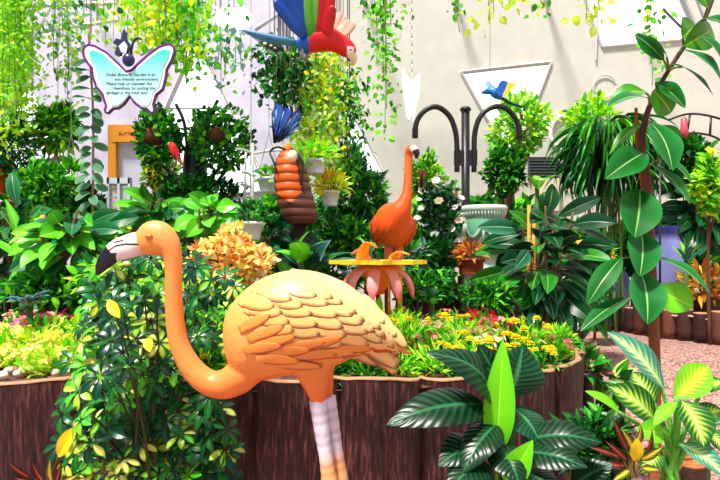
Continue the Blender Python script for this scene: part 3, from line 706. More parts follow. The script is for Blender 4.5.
def notice():
    Y = 4.0; s = Y/F; c = P(128, 78, Y)
    root = thing('hanging_sign', 'butterfly-shaped hanging notice board with purple edge and cyan face', 'sign', c)
    b = MB(); plate(b, [P(x, y, Y) for x, y in BFLY], 0.03, S(100, 24, 120)); b.build('board', M_PAINT, root, smooth=False)
    w = MB(); plate(w, [P(x, y, Y-0.004) for x, y in inset([(x+0.5, y+0.4) for x, y in BFLY], 2.2)], 0.0045, S(250, 248, 255)); w.build('white_border', M_PAINT, root, smooth=False)
    up = [(126, 76), (113, 65), (102, 55), (93, 51), (90, 53), (91.5, 60), (97, 68), (98, 77), (101, 84), (107, 90), (109, 98), (112, 105), (118, 104), (124, 99), (129, 92), (134, 99), (141, 104), (147, 105), (150, 101), (152, 92), (158, 86), (161, 77), (162, 67), (167, 58), (169, 51), (164, 50), (156, 54), (146, 62), (134, 73)]
    f = MB(); plate(f, [P(x, y, Y-0.008) for x, y in inset(up, -0.9)], 0.0045, (0.5, 0.9, 0.9)); f.build('face', grad_mat(), root, smooth=False)
    off = np.array(c); bm_v = bmesh.new()
    for tx, x, y, sz in (("Dubai Butterfly Garden is an", 106, 76, 4.15), ("eco friendly environment.", 114.5, 80.5, 4.15), ("Please help us maintain the", 106, 85, 4.1), ("cleanliness by putting the", 112.5, 89.4, 4.1), ("garbage in the trash bins", 106, 94, 4.1)):
        me = text_mesh(tx, sz*s*1.02, M_INK, root, P(x, y, Y-0.0086)-off, 0.25); bm_v.from_mesh(me); bpy.data.meshes.remove(me)
    me = bpy.data.meshes.new('lettering'); bm_v.to_mesh(me); me.materials.append(M_INK); o = bpy.data.objects.new('lettering', me); COL.objects.link(o); o.parent = root
    wr = MB()
    for x, y in ((90, 46), (166, 45)): tube(wr, [P(x, y, Y+0.02), np.array([P(x, y, Y)[0], Y+0.02, 6.2])], 0.003, S(150, 150, 150), 5)
    wr.build('wire', M_METAL, root)
    kn = MB(); ellipsoid(kn, P(128.5, 60, Y-0.01), np.array([6.2, 5, 6.6])*s, S(40, 44, 96), 20, 14); kn.build('ball_head', M_SHINY, root)
    an = MB(); tube(an, smooth_path(np.array([P(131, 54, Y), P(132, 47, Y), P(134, 41, Y), P(138, 38, Y), P(141.5, 39.5, Y)]), 5), 0.008, S(30, 26, 44), 7); an.build('antenna', M_METAL, root)
    # dark butterfly hanging just above
    r2 = thing('hanging_butterfly', 'dark blue and white butterfly ornament perched on top of the hanging notice', 'butterfly', P(122, 50, Y))
    bd = MB(); loft(bd, np.array([P(124, 30, Y), P(122.5, 42, Y), P(121, 56, Y)]), np.array([1, 2.4, 1])*s, np.array([1, 2.4, 1])*s, (0, 1, 0), S(24, 24, 50)); bd.build('body', M_SHINY, r2)
    w1 = MB(); plate(w1, [P(x, y, Y-0.02) for x, y in ((122, 36), (124, 29), (127, 33), (127.5, 40), (131, 46), (128, 54), (122, 52))], 0.008, S(34, 36, 98)); w1.build('wing', M_PAINT, r2, smooth=False)
    w2 = MB(); plate(w2, [P(x, y, Y-0.015) for x, y in ((121.5, 40), (116, 38), (113, 43), (117, 46), (114.5, 52), (118, 57), (122, 52))], 0.008, S(34, 34, 80)); w2.build('wing', M_PAINT, r2, smooth=False)
    w3 = MB(); plate(w3, [P(x, y, Y-0.03) for x, y in ((118.5, 46), (124, 41), (127.5, 46), (126, 53), (121, 52))], 0.006, S(226, 226, 246)); w3.build('wing_spot', M_PAINT, r2, smooth=False)
notice()

# ------------------------------------------------------------------ parrots
def parrot_red():
    Y = 4.4; s = Y/F; root = thing('hanging_macaw', 'large red, blue and green macaw ornament hanging with wings raised overhead', 'parrot', P(315, 45, Y))
    red, blue, grn, ylw = S(226, 24, 34), S(16, 92, 196), S(84, 190, 66), S(250, 214, 40)
    mb = MB(); r = smooth_path(np.array([(297, 46, 5.5, 5.5), (306, 44, 9.5, 10), (318, 39, 13, 13), (328, 39, 12.5, 12.5), (336, 42, 10.5, 10.5), (343, 46, 9.5, 9), (348.5, 50.5, 8.5, 8), (352, 55, 5.5, 5.5)], float), 5)
    loft(mb, np.array([P(a, b, Y) for a, b in r[:, :2]]), r[:, 3]*s, r[:, 2]*s, (0, 1, 0)); v, fs = remesh(mb, 0.007, 3); px = v[:, 0]/s+360; py = CY-(v[:, 2]-H)/s
    c = np.where(((px < 309.5) & (py > 37))[:, None], blue, red); c = np.where((px < 303)[:, None], S(30, 110, 210), c); c = np.where(((np.abs(px-350.5) < 3.4) & (np.abs(py-53) < 4.4))[:, None], S(250, 244, 240), c)
    b = MB(); b.add(v, fs, c); b.build('body', M_PAINT, root)
    bk = MB(); r = smooth_path(np.array([(350, 54, 5.2, 4), (353, 58, 4.6, 3.6), (353, 62, 3, 2.4), (350.5, 65.5, 0.8, 0.8)], float), 6); T = np.linspace(0, 1, len(r))
    loft(bk, np.array([P(a, q, Y) for a, q in r[:, :2]]), r[:, 3]*s, r[:, 2]*s, (0, 1, 0), np.repeat(lerp(S(250, 226, 190), S(240, 190, 130), T), 18, 0)); tube(bk, [P(348.5, 57, Y), P(348, 61, Y)], [0.018, 0.006], S(20, 16, 20), 8); bk.build('beak', M_SHINY, root)
    for d in (-1, 1):
        e = MB(); ellipsoid(e, P(350.6, 52, Y)+np.array([0, d*6.0*s, 0]), 1.2*s, S(16, 16, 20)); e.build('eye', M_SHINY, root)
    # near wing: long feathers fanned upward, blue at the tips through green to red at the shoulder
    def wing(yo, fan, name):
        for nm, lst, c0, c1, Wd in fan:
            w = MB()
            for k, (a0, b0) in enumerate(lst):
                p, q = P(*a0, Y), P(*b0, Y); p[1] += yo*0.45; q[1] += yo; t = np.array([0, 0.3, 0.7, 0.92, 1]); loft(w, np.array([p+(q-p)*x for x in t])+np.array([0, 0.004*(k % 2), 0]), np.array([0.011, 0.012, 0.01, 0.008, 0.003]), np.array([0.6, 1, 1, 0.7, 0.15])*Wd*s/2, (0, 1, 0), np.repeat(lerp(c0, c1, t), 10, 0), n=10)
            w.build(nm, M_PAINT, root)
    wing(-0.16, [('flight_feathers', [((305, 41), (277, 9.5)), ((305, 40), (281, 3)), ((306, 39), (287, -1)), ((308, 38), (293, -5)), ((309, 37), (299, -6)), ((311, 37), (304, -7))], S(14, 84, 190), S(10, 60, 160), 12),
                 ('middle_feathers', [((311, 40), (309, 0)), ((313, 40), (315, -3)), ((316, 39), (320, -3))], S(60, 170, 50), S(120, 190, 50), 9), ('shoulder_feathers', [((318, 40), (324, -2)), ((321, 41), (329, 0)), ((324, 42), (333.5, 5)), ((326, 43), (334, 14))], S(216, 16, 26), S(190, 10, 20), 11)], 'wing')
    wing(0.18, [('far_wing', [((322, 42), (340, 2)), ((325, 42), (345, 6)), ((327, 43), (349, 10)), ((328, 43), (355, 13.5))], S(236, 200, 180), S(206, 150, 130), 10)], 'wing')
    tl = MB()
    for k, (x, y) in enumerate(((241, 30), (246, 33), (252, 35.5), (258, 38))):
        p, q = P(300, 44-k*0.6, Y), P(x, y, Y); t = np.array([0, 0.4, 0.85, 1]); loft(tl, np.array([p+(q-p)*u for u in t])+np.array([0, 0.01*k, 0]), np.array([3.5, 3.2, 2.4, 0.6])*s, np.array([3.2, 3, 2, 0.5])*s, (0, 1, 0), np.repeat(lerp(S(60, 140, 170), S(80, 150, 215), t), 10, 0), n=10)
    tl.build('tail', M_PAINT, root)
    for x, d in ((303, -0.03), (307, 0.03)):
        lg = MB(); a = P(x, 50, Y)+np.array([0, d, 0]); e = P(x-1, 58, Y)+np.array([0, d, 0]); tube(lg, [a, e], 2*s, S(150, 150, 160), 7)
        for u in (-1, 0, 1): tube(lg, [e, e+np.array([0.03*u, -0.01, -0.025])], [0.01, 0.005], S(110, 110, 120), 6)
        lg.build('foot', M_PAINT, root)
    wr = MB(); p = P(322, 32, Y); tube(wr, [p, [p[0], Y, 6.2]], 0.003, S(160, 160, 160), 5); wr.build('wire', M_METAL, root)
    # the black-and-yellow butterfly beside its tail
    r2 = thing('hanging_butterfly', 'black butterfly ornament with pale spots under the big macaw\'s tail', 'butterfly', P(270, 46, Y+0.3))
    w1 = MB(); plate(w1, [P(x, y, Y+0.3) for x, y in ((258, 42), (268, 40.5), (279, 44), (281, 48.5), (276, 53), (268, 48.5))], 0.01, S(26, 30, 44)); w1.build('wing', M_PAINT, r2, smooth=False)
    w2 = MB()
    for x, y, rr in ((265, 43.5, 1.6), (271, 45.5, 1.2), (275, 48, 1)): ellipsoid(w2, P(x, y, Y+0.295), np.array([rr*1.5, 0.5, rr])*s, S(240, 230, 120), 8, 6)
    w2.build('wing_spots', M_PAINT, r2); bw = MB(); tube(bw, [P(276, 44.5, Y+0.3), P(283, 51, Y+0.3)], [0.004, 0.012], S(20, 20, 26), 6); bw.build('body', M_PAINT, r2)
    wr = MB(); p = P(270, 42, Y+0.3); tube(wr, [p, [p[0], p[1], 6.2]], 0.002, S(160, 160, 160), 5); wr.build('wire', M_METAL, r2)
parrot_red()

def small_bird(name, label, cat, Y, body, tail, wings, beak, cols, wire=True, foot=None, feet=()):
    s = Y/F; bx, by = body[len(body)//2][:2]; root = thing(name, label, cat, P(bx, by, Y)); cb, cw, cbk, ct = cols
    mb = MB(); r = smooth_path(np.array(body, float), 5); loft(mb, np.array([P(a, b, Y) for a, b in r[:, :2]]), r[:, 2]*s*0.85, r[:, 2]*s, (0, 1, 0), cb, n=14); mb.build('body', M_PAINT, root)
    t = MB(); q = smooth_path(np.array(tail, float), 4); loft(t, np.array([P(a, b, Y) for a, b in q[:, :2]]), q[:, 2]*s*0.7, q[:, 2]*s, (0, 1, 0), ct, n=8); t.build('tail', M_PAINT, root)
    for k, (poly, col, dy) in enumerate(wings):
        w = MB(); plate(w, [P(x, y, Y+dy) for x, y in poly], 0.02, col); w.build('wing', M_PAINT, root, smooth=False)
    b = MB(); q = np.array(beak, float); tube(b, np.array([P(a, c, Y) for a, c in q[:, :2]]), q[:, 2]*s, cbk, 8); b.build('beak', M_SHINY, root)
    e = MB(); hx, hy, hr = body[-1 if len(body[-1]) == 3 else 0]; hx, hy, hr = body[-2]
    for d in (-1, 1): e = MB(); ellipsoid(e, P(hx, hy-0.3*hr, Y)+np.array([0, d*hr*s*0.82, 0]), hr*s*0.25, S(10, 10, 10), 8, 6); e.build('eye', M_SHINY, root)
    for a_, b_ in feet: q_ = MB(); tube(q_, [P(*a_, Y), P(*b_, Y)], 0.008, S(120, 110, 100), 6); q_.build('foot', M_PAINT, root)
    if wire: wr = MB(); p = P(bx, by-body[len(body)//2][2]*0.6, Y); tube(wr, [p, [p[0], Y, 6.2]], 0.003, S(150, 150, 150), 5); wr.build('wire', M_METAL, root)
    return root
small_bird('hanging_macaw', 'small blue and yellow macaw ornament hanging over the black hook post', 'parrot', 7.4, [(501, 99, 2.2), (498, 95, 5), (494, 92, 5), (490, 91, 3.4), (486.5, 91.5, 3.2), (484.5, 92, 2)], [(500, 97, 1.6), (510, 103, 1.5), (519, 106, 1.2), (526, 108, 0.5)],
    [([(495, 92), (500, 82), (503, 80), (508, 82), (505, 90), (501, 97)], S(20, 92, 200), -0.09), ([(503, 92), (508, 82), (514, 83), (517, 84), (511, 90), (504, 98)], S(246, 218, 40), 0.02), ([(489, 89), (485, 82), (488, 80), (494, 86), (496, 91)], S(150, 206, 226), 0.08)],
    [(484.5, 92, 2.2), (482.5, 93, 1.4), (482.5, 94.5, 0.4)], (S(24, 120, 210), None, S(60, 60, 60), S(20, 40, 60)))
small_bird('parrot_ornament', 'small bright red parrot ornament perched on the black tree among the hanging baskets', 'parrot', 6.25, [(177, 157, 2.5), (175, 153, 4), (173, 148, 4), (171.5, 144.5, 3.2), (171, 142.5, 2)], [(177, 156, 2.4), (180, 161, 2), (184, 167, 0.7)],
    [([(173, 146), (177, 147), (180, 154), (180, 160), (175, 155)], S(210, 30, 34), -0.05)], [(170.5, 143, 1.6), (168.8, 144.5, 1), (168.8, 146, 0.3)], (S(236, 40, 40), None, S(240, 220, 190), S(250, 160, 40)), False, None, (((174.5, 156), (170, 172.5)), ((176.5, 157), (172, 174.5))))
small_bird('hanging_parrot', 'red-headed parrot ornament with a dark blue tail beside the slender umbrella tree', 'parrot', 6.4, [(27, 128, 2.2), (30, 131, 3.6), (33, 134, 3.8), (35, 133, 3.2), (36, 131.5, 2)], [(29, 129, 2.8), (22, 126, 2.4), (13, 127.5, 0.8)],
    [([(33, 132), (28, 127), (20, 125), (14, 127), (24, 130), (31, 135)], S(24, 44, 82), -0.04)], [(36.5, 131, 1.5), (38.5, 131.6, 1), (39, 133, 0.3)], (S(214, 40, 60), None, S(60, 40, 40), S(20, 40, 72)))
small_bird('hanging_bird', 'small pink bird ornament with a thin pale bill below the umbrella tree', 'bird', 6.2, [(51, 161, 2), (54, 160, 3.6), (58, 159.5, 3.4), (61, 158.5, 2.6), (62.5, 158, 1.6)], [(52, 160, 1.8), (48, 162, 1.4), (45, 164, 0.5)],
    [([(53, 158), (58, 158), (56, 162), (50, 162)], S(222, 130, 170), -0.05)], [(62.5, 158, 1.2), (66, 159, 0.8), (69, 160, 0.3)], (S(236, 150, 190), None, S(250, 236, 220), S(220, 120, 160)))

# ------------------------------------------------------------------ flood lamp
def lamp():
    Y = 6.5; c = P(235, 19, Y); root = thing('flood_lamp', 'glaring white flood lamp shining among the overhead vines', 'lamp', c)
    sh = MB(); lathe(sh, [(0, 0.16), (0.06, 0.155), (0.1, 0.1), (0.15, 0.0), (0.155, 0.0), (0.11, 0.11), (0.065, 0.17), (0, 0.175)], c, S(230, 230, 235), 22); sh.build('lamp_shade', M_METAL, root)
    b = MB(); ellipsoid(b, c+np.array([0, -0.04, -0.01]), (0.2, 0.12, 0.11), (1, 1, 1), 18, 12); b.build('bulb', solid('lamp_glow', np.array([1.0, 0.98, 0.95]), 0.4, 14), root)
    w = MB(); tube(w, [c+np.array([0, 0, 0.17]), [c[0], Y, 6.2]], 0.01, S(200, 200, 200), 6); w.build('cable', M_METAL, root)
lamp()

# ------------------------------------------------------------------ white wing pendant on a chain
def pendant():
    Y = 5.2; s = Y/F; root = thing('hanging_pendant', 'white winged pendant hanging on a pale chain over the orange flamingo', 'ornament', P(411, 95, Y))
    b = MB(); plate(b, [P(x, y, Y) for x, y in ((402, 68), (404, 68.5), (406.5, 74), (410, 79), (413.5, 79), (417, 75), (420, 73), (420.6, 82), (419.5, 94), (416, 107), (414, 120), (412.5, 122), (411.5, 113), (409.5, 121), (407, 119), (404, 100), (402, 84))], 0.03, S(250, 248, 244)); b.build('wings', M_PAINT, root, smooth=False)
    ch = MB(); y = 79; k = 0
    top = 6.2; zz = P(411, 79, Y)[2]; x = P(411.5, 0, Y)[0]
    while zz < top:
        a = np.linspace(0, 2*PI, 9); ring = [[x+(0.011*math.cos(q) if k % 2 else 0), Y+0.01+(0 if k % 2 else 0.011*math.cos(q)), zz+0.022+0.022*math.sin(q)] for q in a]; tube(ch, ring, 0.005, S(226, 222, 214), 5); zz += 0.036; k += 1
    ch.build('chain', M_METAL, root)
pendant()

# ------------------------------------------------------------------ black double-hook post
def hooks():
    Y = 7.0; s = Y/F; x0 = P(465.5, 0, Y)[0]; g = gz(x0, Y); root = thing('hook_post', 'black iron post with two arched hooks standing behind the planter', 'post', (x0, Y, g)); k = S(26, 26, 30)
    p = MB(); tube(p, [[x0, Y, g], P(465.5, 112, Y)], 4.2*s, k, 12); lathe(p, [(0, 0), (5.4*s, 0), (5.8*s, 2*s), (4*s, 4*s), (0, 4.5*s)], P(465.5, 111, Y), k, 14); p.build('pole', M_METAL, root)
    for pts in (((457, 172), (457, 150), (455.5, 132), (450, 117), (441, 108.5), (433, 107), (425, 110.5), (418.5, 118), (415.5, 127), (415, 138)), ((474, 172), (474, 150), (475, 132), (479.5, 118), (487, 110), (496, 106.5), (505, 108), (513, 115), (518, 125), (519.5, 139))):
        h = MB(); pp = smooth_path(np.array([P(x, y, Y-0.03) for x, y in pts]), 5); r = np.full(len(pp), 2.7*s); r[-5:] = 3.1*s; tube(h, pp, r, k, 10); h.build('hook', M_METAL, root)
    b = MB()
    for y, hh in ((158, 15),): box(b, P(465.5, y, Y-0.02), (23*s, 4*s, hh*s), S(34, 28, 30))
    b.build('bracket', M_METAL, root, smooth=False)
hooks()

# ------------------------------------------------------------------ pale green urn
def urn():
    Y = 6.6; s = Y/F; c = P(484, 0, Y); g = gz(c[0], Y); root = thing('urn', 'tall pale green ornamental urn with draped swags behind the potted croton', 'urn', (c[0], Y, g)); t = P(484, 206, Y)[2]-g
    a, w = S(120, 190, 150), S(206, 226, 214); prof = [(0, 0), (0.22, 0), (0.23, 0.06), (0.2, 0.1), (0.17, 0.16), (0.17, t-0.78), (0.21, t-0.74), (0.21, t-0.68), (0.12, t-0.62), (0.14, t-0.54), (0.19, t-0.46), (0.212, t-0.34), (0.215, t-0.17), (0.2, t-0.13), (0.2, t-0.1), (0.24, t-0.06), (0.25, t-0.03), (0.235, t), (0.2, t), (0.19, t-0.04), (0, t-0.05)]
    b = MB(); lathe(b, prof, (c[0], Y, g), np.array([a if 8 < i < 14 else w for i in range(len(prof))]), 36); b.build('body', M_CERAM, root)
    sw = MB()
    for k in range(6):
        a0, a1 = 2*PI*k/6+0.3, 2*PI*(k+1)/6+0.3; pts = []
        for u in np.linspace(0, 1, 9): aa = a0+(a1-a0)*u; pts.append([c[0]+0.225*math.cos(aa), Y+0.225*math.sin(aa), g+t-0.2-0.14*math.sin(PI*u)])
        tube(sw, pts, 0.016, w, 6); tube(sw, [pts[0], [pts[0][0], pts[0][1], g+t-0.42]], [0.022, 0.008], w, 6)
    sw.build('swag', M_CERAM, root); rb = MB()
    for k in range(44): aa = 2*PI*k/44; tube(rb, [[c[0]+0.205*math.cos(aa), Y+0.205*math.sin(aa), g+t-0.135], [c[0]+0.236*math.cos(aa), Y+0.236*math.sin(aa), g+t-0.07]], 0.007, w, 5)
    rb.build('fluted_rim', M_CERAM, root)
urn()

# ------------------------------------------------------------------ blue jars
for i, (px, Y, top, rad, lab) in enumerate(((664, 7.1, 226, 0.21, 'tall blue-violet glazed jar standing behind the tall rubber plant stem'), (613, 7.9, 266, 0.21, 'rounded violet-blue glazed jar with pale belly near the stump fence'))):
    c = P(px, 0, Y); g = gz(c[0], Y); t = P(px, top, Y)[2]-g; root = thing('glazed_jar', lab, 'jar', (c[0], Y, g)); b = MB()
    prof = [(0, 0), (rad*0.6, 0), (rad*0.75, t*0.1), (rad, t*0.5), (rad*1.02, t*0.68), (rad*0.85, t*0.86), (rad*0.66, t*0.93), (rad*0.78, t*0.98), (rad*0.72, t), (rad*0.55, t*0.98), (rad*0.5, t*0.9), (0, t*0.88)]
    lathe(b, prof, (c[0], Y, g), np.array([S(130, 136, 206) if 3 <= k <= 5 else S(40, 44, 124) for k in range(len(prof))]), 28); b.build('body', M_CERAM, root)

# ------------------------------------------------------------------ cocoon sculpture with blue wings
def cocoon():
    Y = 4.9; s = Y/F; c = P(292, 190, Y); g = gz(c[0], Y); root = thing('cocoon_sculpture', 'brown segmented cocoon sculpture with orange belly and blue butterfly wings', 'sculpture', (c[0], Y, g))
    n, m = 110, 40; T = np.linspace(0, 1, n); cx = np.interp(T, [0, 0.3, 0.6, 1], [289, 290.5, 294, 303]); py = np.interp(T, [0, 1], [149, 226]); rad = np.interp(T, [0, 0.04, 0.12, 0.3, 0.7, 0.9, 0.97, 1], [3, 8, 12.5, 16, 18.5, 17, 12.5, 2])*(1+0.07*np.abs(np.sin(T*PI*9)))*s
    V = []; C = []; br, dk, og, hi = S(106, 58, 46), S(26, 14, 18), S(238, 98, 10), S(190, 138, 128)
    for i in range(n):
        q = P(cx[i], py[i], Y)
        for j in range(m):
            a = 2*PI*j/m; f = -math.sin(a); V.append(q+np.array([rad[i]*math.cos(a), rad[i]*math.sin(a), 0])); lat = math.cos(a+0.22)
            ring = abs(math.sin(T[i]*PI*9)); col = br*(0.75+0.35*ring)
            if f > 0 and T[i] < 0.74:
                e = abs(lat); lim = 0.72 if T[i] < 0.58 else 0.72*(0.72-T[i])/0.14 if T[i] < 0.72 else 0
                if e < lim: col = og*(0.55+0.5*ring) if ring > 0.25 else S(130, 42, 10)
                elif e < lim+0.12: col = dk
            C.append(col)
    b = MB(); b.addq(V, [(i*m+j, i*m+(j+1) % m, (i+1)*m+(j+1) % m, (i+1)*m+j) for i in range(n-1) for j in range(m)], np.array(C)); b.build('cocoon', M_PAINT, root)
    hd = MB(); ellipsoid(hd, P(287.5, 149, Y-0.02), np.array([5, 5, 5.5])*s, S(240, 130, 40)); ellipsoid(hd, P(292.5, 156, Y-0.1), np.array([5, 4, 6])*s, S(252, 236, 210)); hd.build('head', M_PAINT, root)
    lg = MB(); tube(lg, smooth_path(np.array([P(286, 150, Y-0.05), P(277, 147, Y-0.06), P(270, 152, Y-0.06), P(273, 160, Y-0.1), P(277, 172, Y-0.12)]), 4), 1.1*s, dk, 6); tube(lg, smooth_path(np.array([P(292, 149, Y-0.05), P(299, 155, Y-0.1), P(303, 168, Y-0.12), P(301, 185, Y-0.14)]), 4), 1.1*s, dk, 6); lg.build('legs', M_PAINT, root)
    for lst, yo in ((((274, 143), (271.5, 126), (272, 113), (275, 104), (284, 106), (292, 112), (293, 122), (286, 133), (279, 141)), 0.05), (((278, 142), (286, 130), (292, 114), (299, 108), (300, 118), (299, 125), (292, 134)), -0.02)):
        w = MB(); p = [P(x, y, Y+yo) for x, y in lst]; plate(w, p, 0.012, S(44, 92, 206)); wo = w.build('wing', M_PAINT, root, smooth=False)
        v = MB()
        for k in range(2, len(p)): tube(v, [p[0]+np.array([0, -0.003, 0]), p[k]+np.array([0, -0.003, 0])], 0.006, S(20, 24, 60), 4); tube(v, [p[0]*0.55+p[k]*0.45+np.array([0.012, -0.002, 0]), p[0]*0.15+p[k]*0.85+np.array([0.012, -0.002, 0])], 0.007, S(110, 170, 240), 4)
        v.build('wing_veins', M_PAINT, wo)
    po = MB(); tube(po, [[P(300, 0, Y)[0], Y, g], P(300, 220, Y)], 0.05, S(50, 36, 30), 8); po.build('post', M_WOOD, root)
cocoon()

# ------------------------------------------------------------------ white plant stand and its pots
def stand():
    Y = 6.3; s = Y/F; x0 = P(252, 0, Y)[0]; g = gz(x0, Y); root = thing('plant_stand', 'white wire plant stand with side arms holding white flower pots', 'plant stand', (x0, Y, g)); w = S(244, 244, 246)
    p = MB(); tube(p, [[x0, Y, g], P(252, 143, Y)], 0.022, w, 8); tube(p, [P(246, 150, Y), P(244, 215, Y)], 0.012, w, 6); p.build('pole', M_METAL, root)
    for y, xe in ((150, 286), (149, 236), (168, 262), (172, 242), (178, 266), (184, 240), (196, 246)):
        a = MB(); tube(a, smooth_path(np.array([P(252, y+4, Y), P((252+xe)/2, y+1, Y-0.05), P(xe, y, Y-0.1)]), 4), 0.013, w, 6); a.build('arm', M_METAL, root)
stand()
def pot(px, y0, y1, wt, wb, Y, name, label, cat, col, square=False, mat=None, leafs=None, ring=None, hang=False, stand=None):
    """A planter pot between pixel rows y0 (rim) and y1 (foot) with its plant; hung on wires, or on a post, or on the ground."""
    s = Y/F; c = P(px, y1, Y); t = (y1-y0)*s; root = thing(name, label, cat, c); b = MB(); rt, rb = wt*s/2, wb*s/2
    lathe(b, [(0, 0), (rb, 0), (rb*1.02, 0.01), (rt*0.98, t*0.82), (rt*1.06, t*0.83), (rt*1.06, t), (rt*0.94, t), (rt*0.9, t*0.86), (0, t*0.84)], c, col, 4 if square else 26)
    o = b.build('pot', mat or M_PAINT, root, smooth=not square)
    if leafs:
        n, rx, ry, leaf, L, W, cols, sd = leafs; rng = np.random.default_rng(sd); d = nrm(rng.normal(size=(n, 3))); q = c+np.array([0, 0, t*0.9+ry*s*0.7])+d*np.array([rx, rx*0.8, ry])*s*rng.uniform(0.4, 1, (n, 1)); dr = nrm(d+np.array([0, -0.1, 0.35])+rng.normal(size=(n, 3))*0.3)
        f = MB(); cc = pick(rng, cols, n); tp = TPL[leaf]; se = rng.integers(0, len(tp), n)
        for k, tt in enumerate(tp): qq = se == k; scatter(f, tt, q[qq], dr[qq], nrm(rng.normal(size=(n, 3))*0.4+np.array([0, -0.5, 0.8]))[qq], L*rng.uniform(0.7, 1.2, qq.sum()), W, cc[qq])
        f.build('foliage', M_LEAF, root); st = MB()
        for k in range(7): tube(st, [c+np.array([0, 0, t*0.8]), q[k]], [0.008, 0.003], S(90, 110, 50), 5)
        st.build('stem', M_STEM, root)
    if hang:
        w = MB()
        for dx in (-1, 1): tube(w, [c+np.array([dx*rt, 0, t]), c+np.array([0, 0, t+0.45]), [c[0], Y, 6.2]], 0.003, S(190, 190, 190), 4)
        w.build('hanger', M_METAL, root)
    if stand:
        g = bz(c[0], Y); w = MB(); tube(w, [[c[0], Y, g], c], stand, DKBROWN, 12); w.build('stand_post', M_WOOD, root)
    return root
WP = S(238, 240, 248)
pot(-3, 166, 193, 19, 15, 6.0, 'hanging_pot', 'orange clay pot cut off by the photo\'s edge among feathery dark leaves', 'flower pot', S(226, 96, 40), hang=True, leafs=(40, 8, 6, 'oval', 0.09, 0.045, [G['mid'], G['deep']], 15))
pot(251, 222, 240, 25, 17, 4.55, 'hanging_pot', 'white tapered pot with a fine-leaved plant above the golden shrub', 'flower pot', WP, leafs=(170, 15, 13, 'oval', 0.06, 0.025, [G['dark'], G['mid']], 1), hang=True)
pot(269, 178, 193, 23, 17, 6.2, 'hanging_pot', 'white pot left of the cocoon sculpture, on the white wire stand', 'flower pot', WP, leafs=(60, 12, 6, 'oval', 0.08, 0.04, [G['mid'], G['bri']], 2), hang=True)
pot(314, 160, 174, 25, 19, 5.15, 'hanging_pot', 'white wide pot with lime foliage behind the cocoon sculpture\'s head', 'flower pot', WP, leafs=(150, 20, 11, 'oval', 0.085, 0.04, [G['bri'], G['lime']], 3), hang=True)
pot(330, 191, 206, 19, 14, 5.3, 'hanging_pot', 'white small pot with yellow-orange leaves right of the cocoon sculpture', 'flower pot', WP, leafs=(90, 15, 10, 'oval', 0.1, 0.045, [G['lime'], G['yel'], G['org']], 4), hang=True)
pot(32, 183, 193, 13, 10, 6.0, 'hanging_pot', 'tiny white pot among the leaves below the umbrella tree', 'flower pot', WP, leafs=(40, 9, 7, 'oval', 0.09, 0.045, [G['mid'], G['bri']], 5), hang=True)
pot(71, 180, 189, 15, 11, 6.0, 'hanging_pot', 'small terracotta pot with a bright bushy plant beside the paired-leaf climber', 'flower pot', S(206, 106, 50), leafs=(90, 12, 11, 'oval', 0.1, 0.05, [G['bri'], G['mid']], 6), hang=True)
pot(471, 258, 275, 26, 23, 6.0, 'flower_pot', 'terracotta pot with orange croton leaves before the pale green urn', 'flower pot', S(176, 92, 56), square=False, mat=M_WOOD, leafs=(110, 12, 9, 'lance', 0.12, 0.035, [S(210, 120, 40), S(170, 90, 40), S(120, 110, 40), S(240, 160, 50)], 7), stand=0.13)
pot(706, 296, 326, 27, 26, 6.7, 'flower_pot', 'log-shaped pot with orange and yellow croton behind the stump fence', 'flower pot', S(92, 56, 42), mat=M_WOOD, leafs=(150, 26, 17, 'lance', 0.17, 0.05, [S(250, 160, 50), S(240, 196, 70), S(150, 120, 40), S(220, 110, 40)], 8), stand=0.1)
pot(586, 372, 398, 20, 15, 4.0, 'flower_pot', 'small black pot of dark foliage beside the planter\'s curved end', 'flower pot', S(34, 32, 34), leafs=(90, 17, 13, 'lance', 0.12, 0.04, [G['dark'], G['mid'], S(120, 60, 60)], 9), stand=0.05)
pot(607, 384, 402, 18, 14, 4.2, 'flower_pot', 'low black pot with pale striped leaves on the path\'s edge', 'flower pot', S(36, 34, 36), leafs=(50, 16, 8, 'ovate', 0.15, 0.07, [G['mid'], G['pale'], G['dark']], 10), stand=0.05)

# ------------------------------------------------------------------ black metal tree with basket balls
def black_tree():
    Y = 7.0; s = Y/F; x0 = P(196, 0, Y)[0]; g = gz(x0, Y); root = thing('basket_tree', 'black metal tree of curved branches carrying leafy hanging baskets', 'plant stand', (x0, Y, g)); k = S(20, 20, 24)
    t = MB(); tube(t, smooth_path(np.array([[x0, Y, g], P(197, 220, Y), P(195, 185, Y), P(196, 150, Y), P(204, 112, Y)]), 5), np.interp(np.linspace(0, 1, 21), [0, 0.5, 0.8, 1], [12, 13, 11, 5])*s, k, 12); t.build('trunk', M_METAL, root)
    for pts in (((196, 165), (180, 142), (167, 118), (158, 103)), ((196, 178), (188, 150), (184, 122), (176, 104)), ((200, 150), (208, 125), (214, 108), (218, 100)), ((200, 152), (214, 126), (226, 110), (232, 104)), ((194, 205), (182, 188), (170, 172), (155, 161)), ((198, 205), (206, 185), (220, 168), (236, 161)), ((197, 215), (207, 200), (215, 185), (231, 164))):
        b = MB(); tube(b, smooth_path(np.array([P(x, y, Y-0.1) for x, y in pts]), 5), 1.7*s, k, 7); b.build('branch', M_METAL, root)
black_tree()
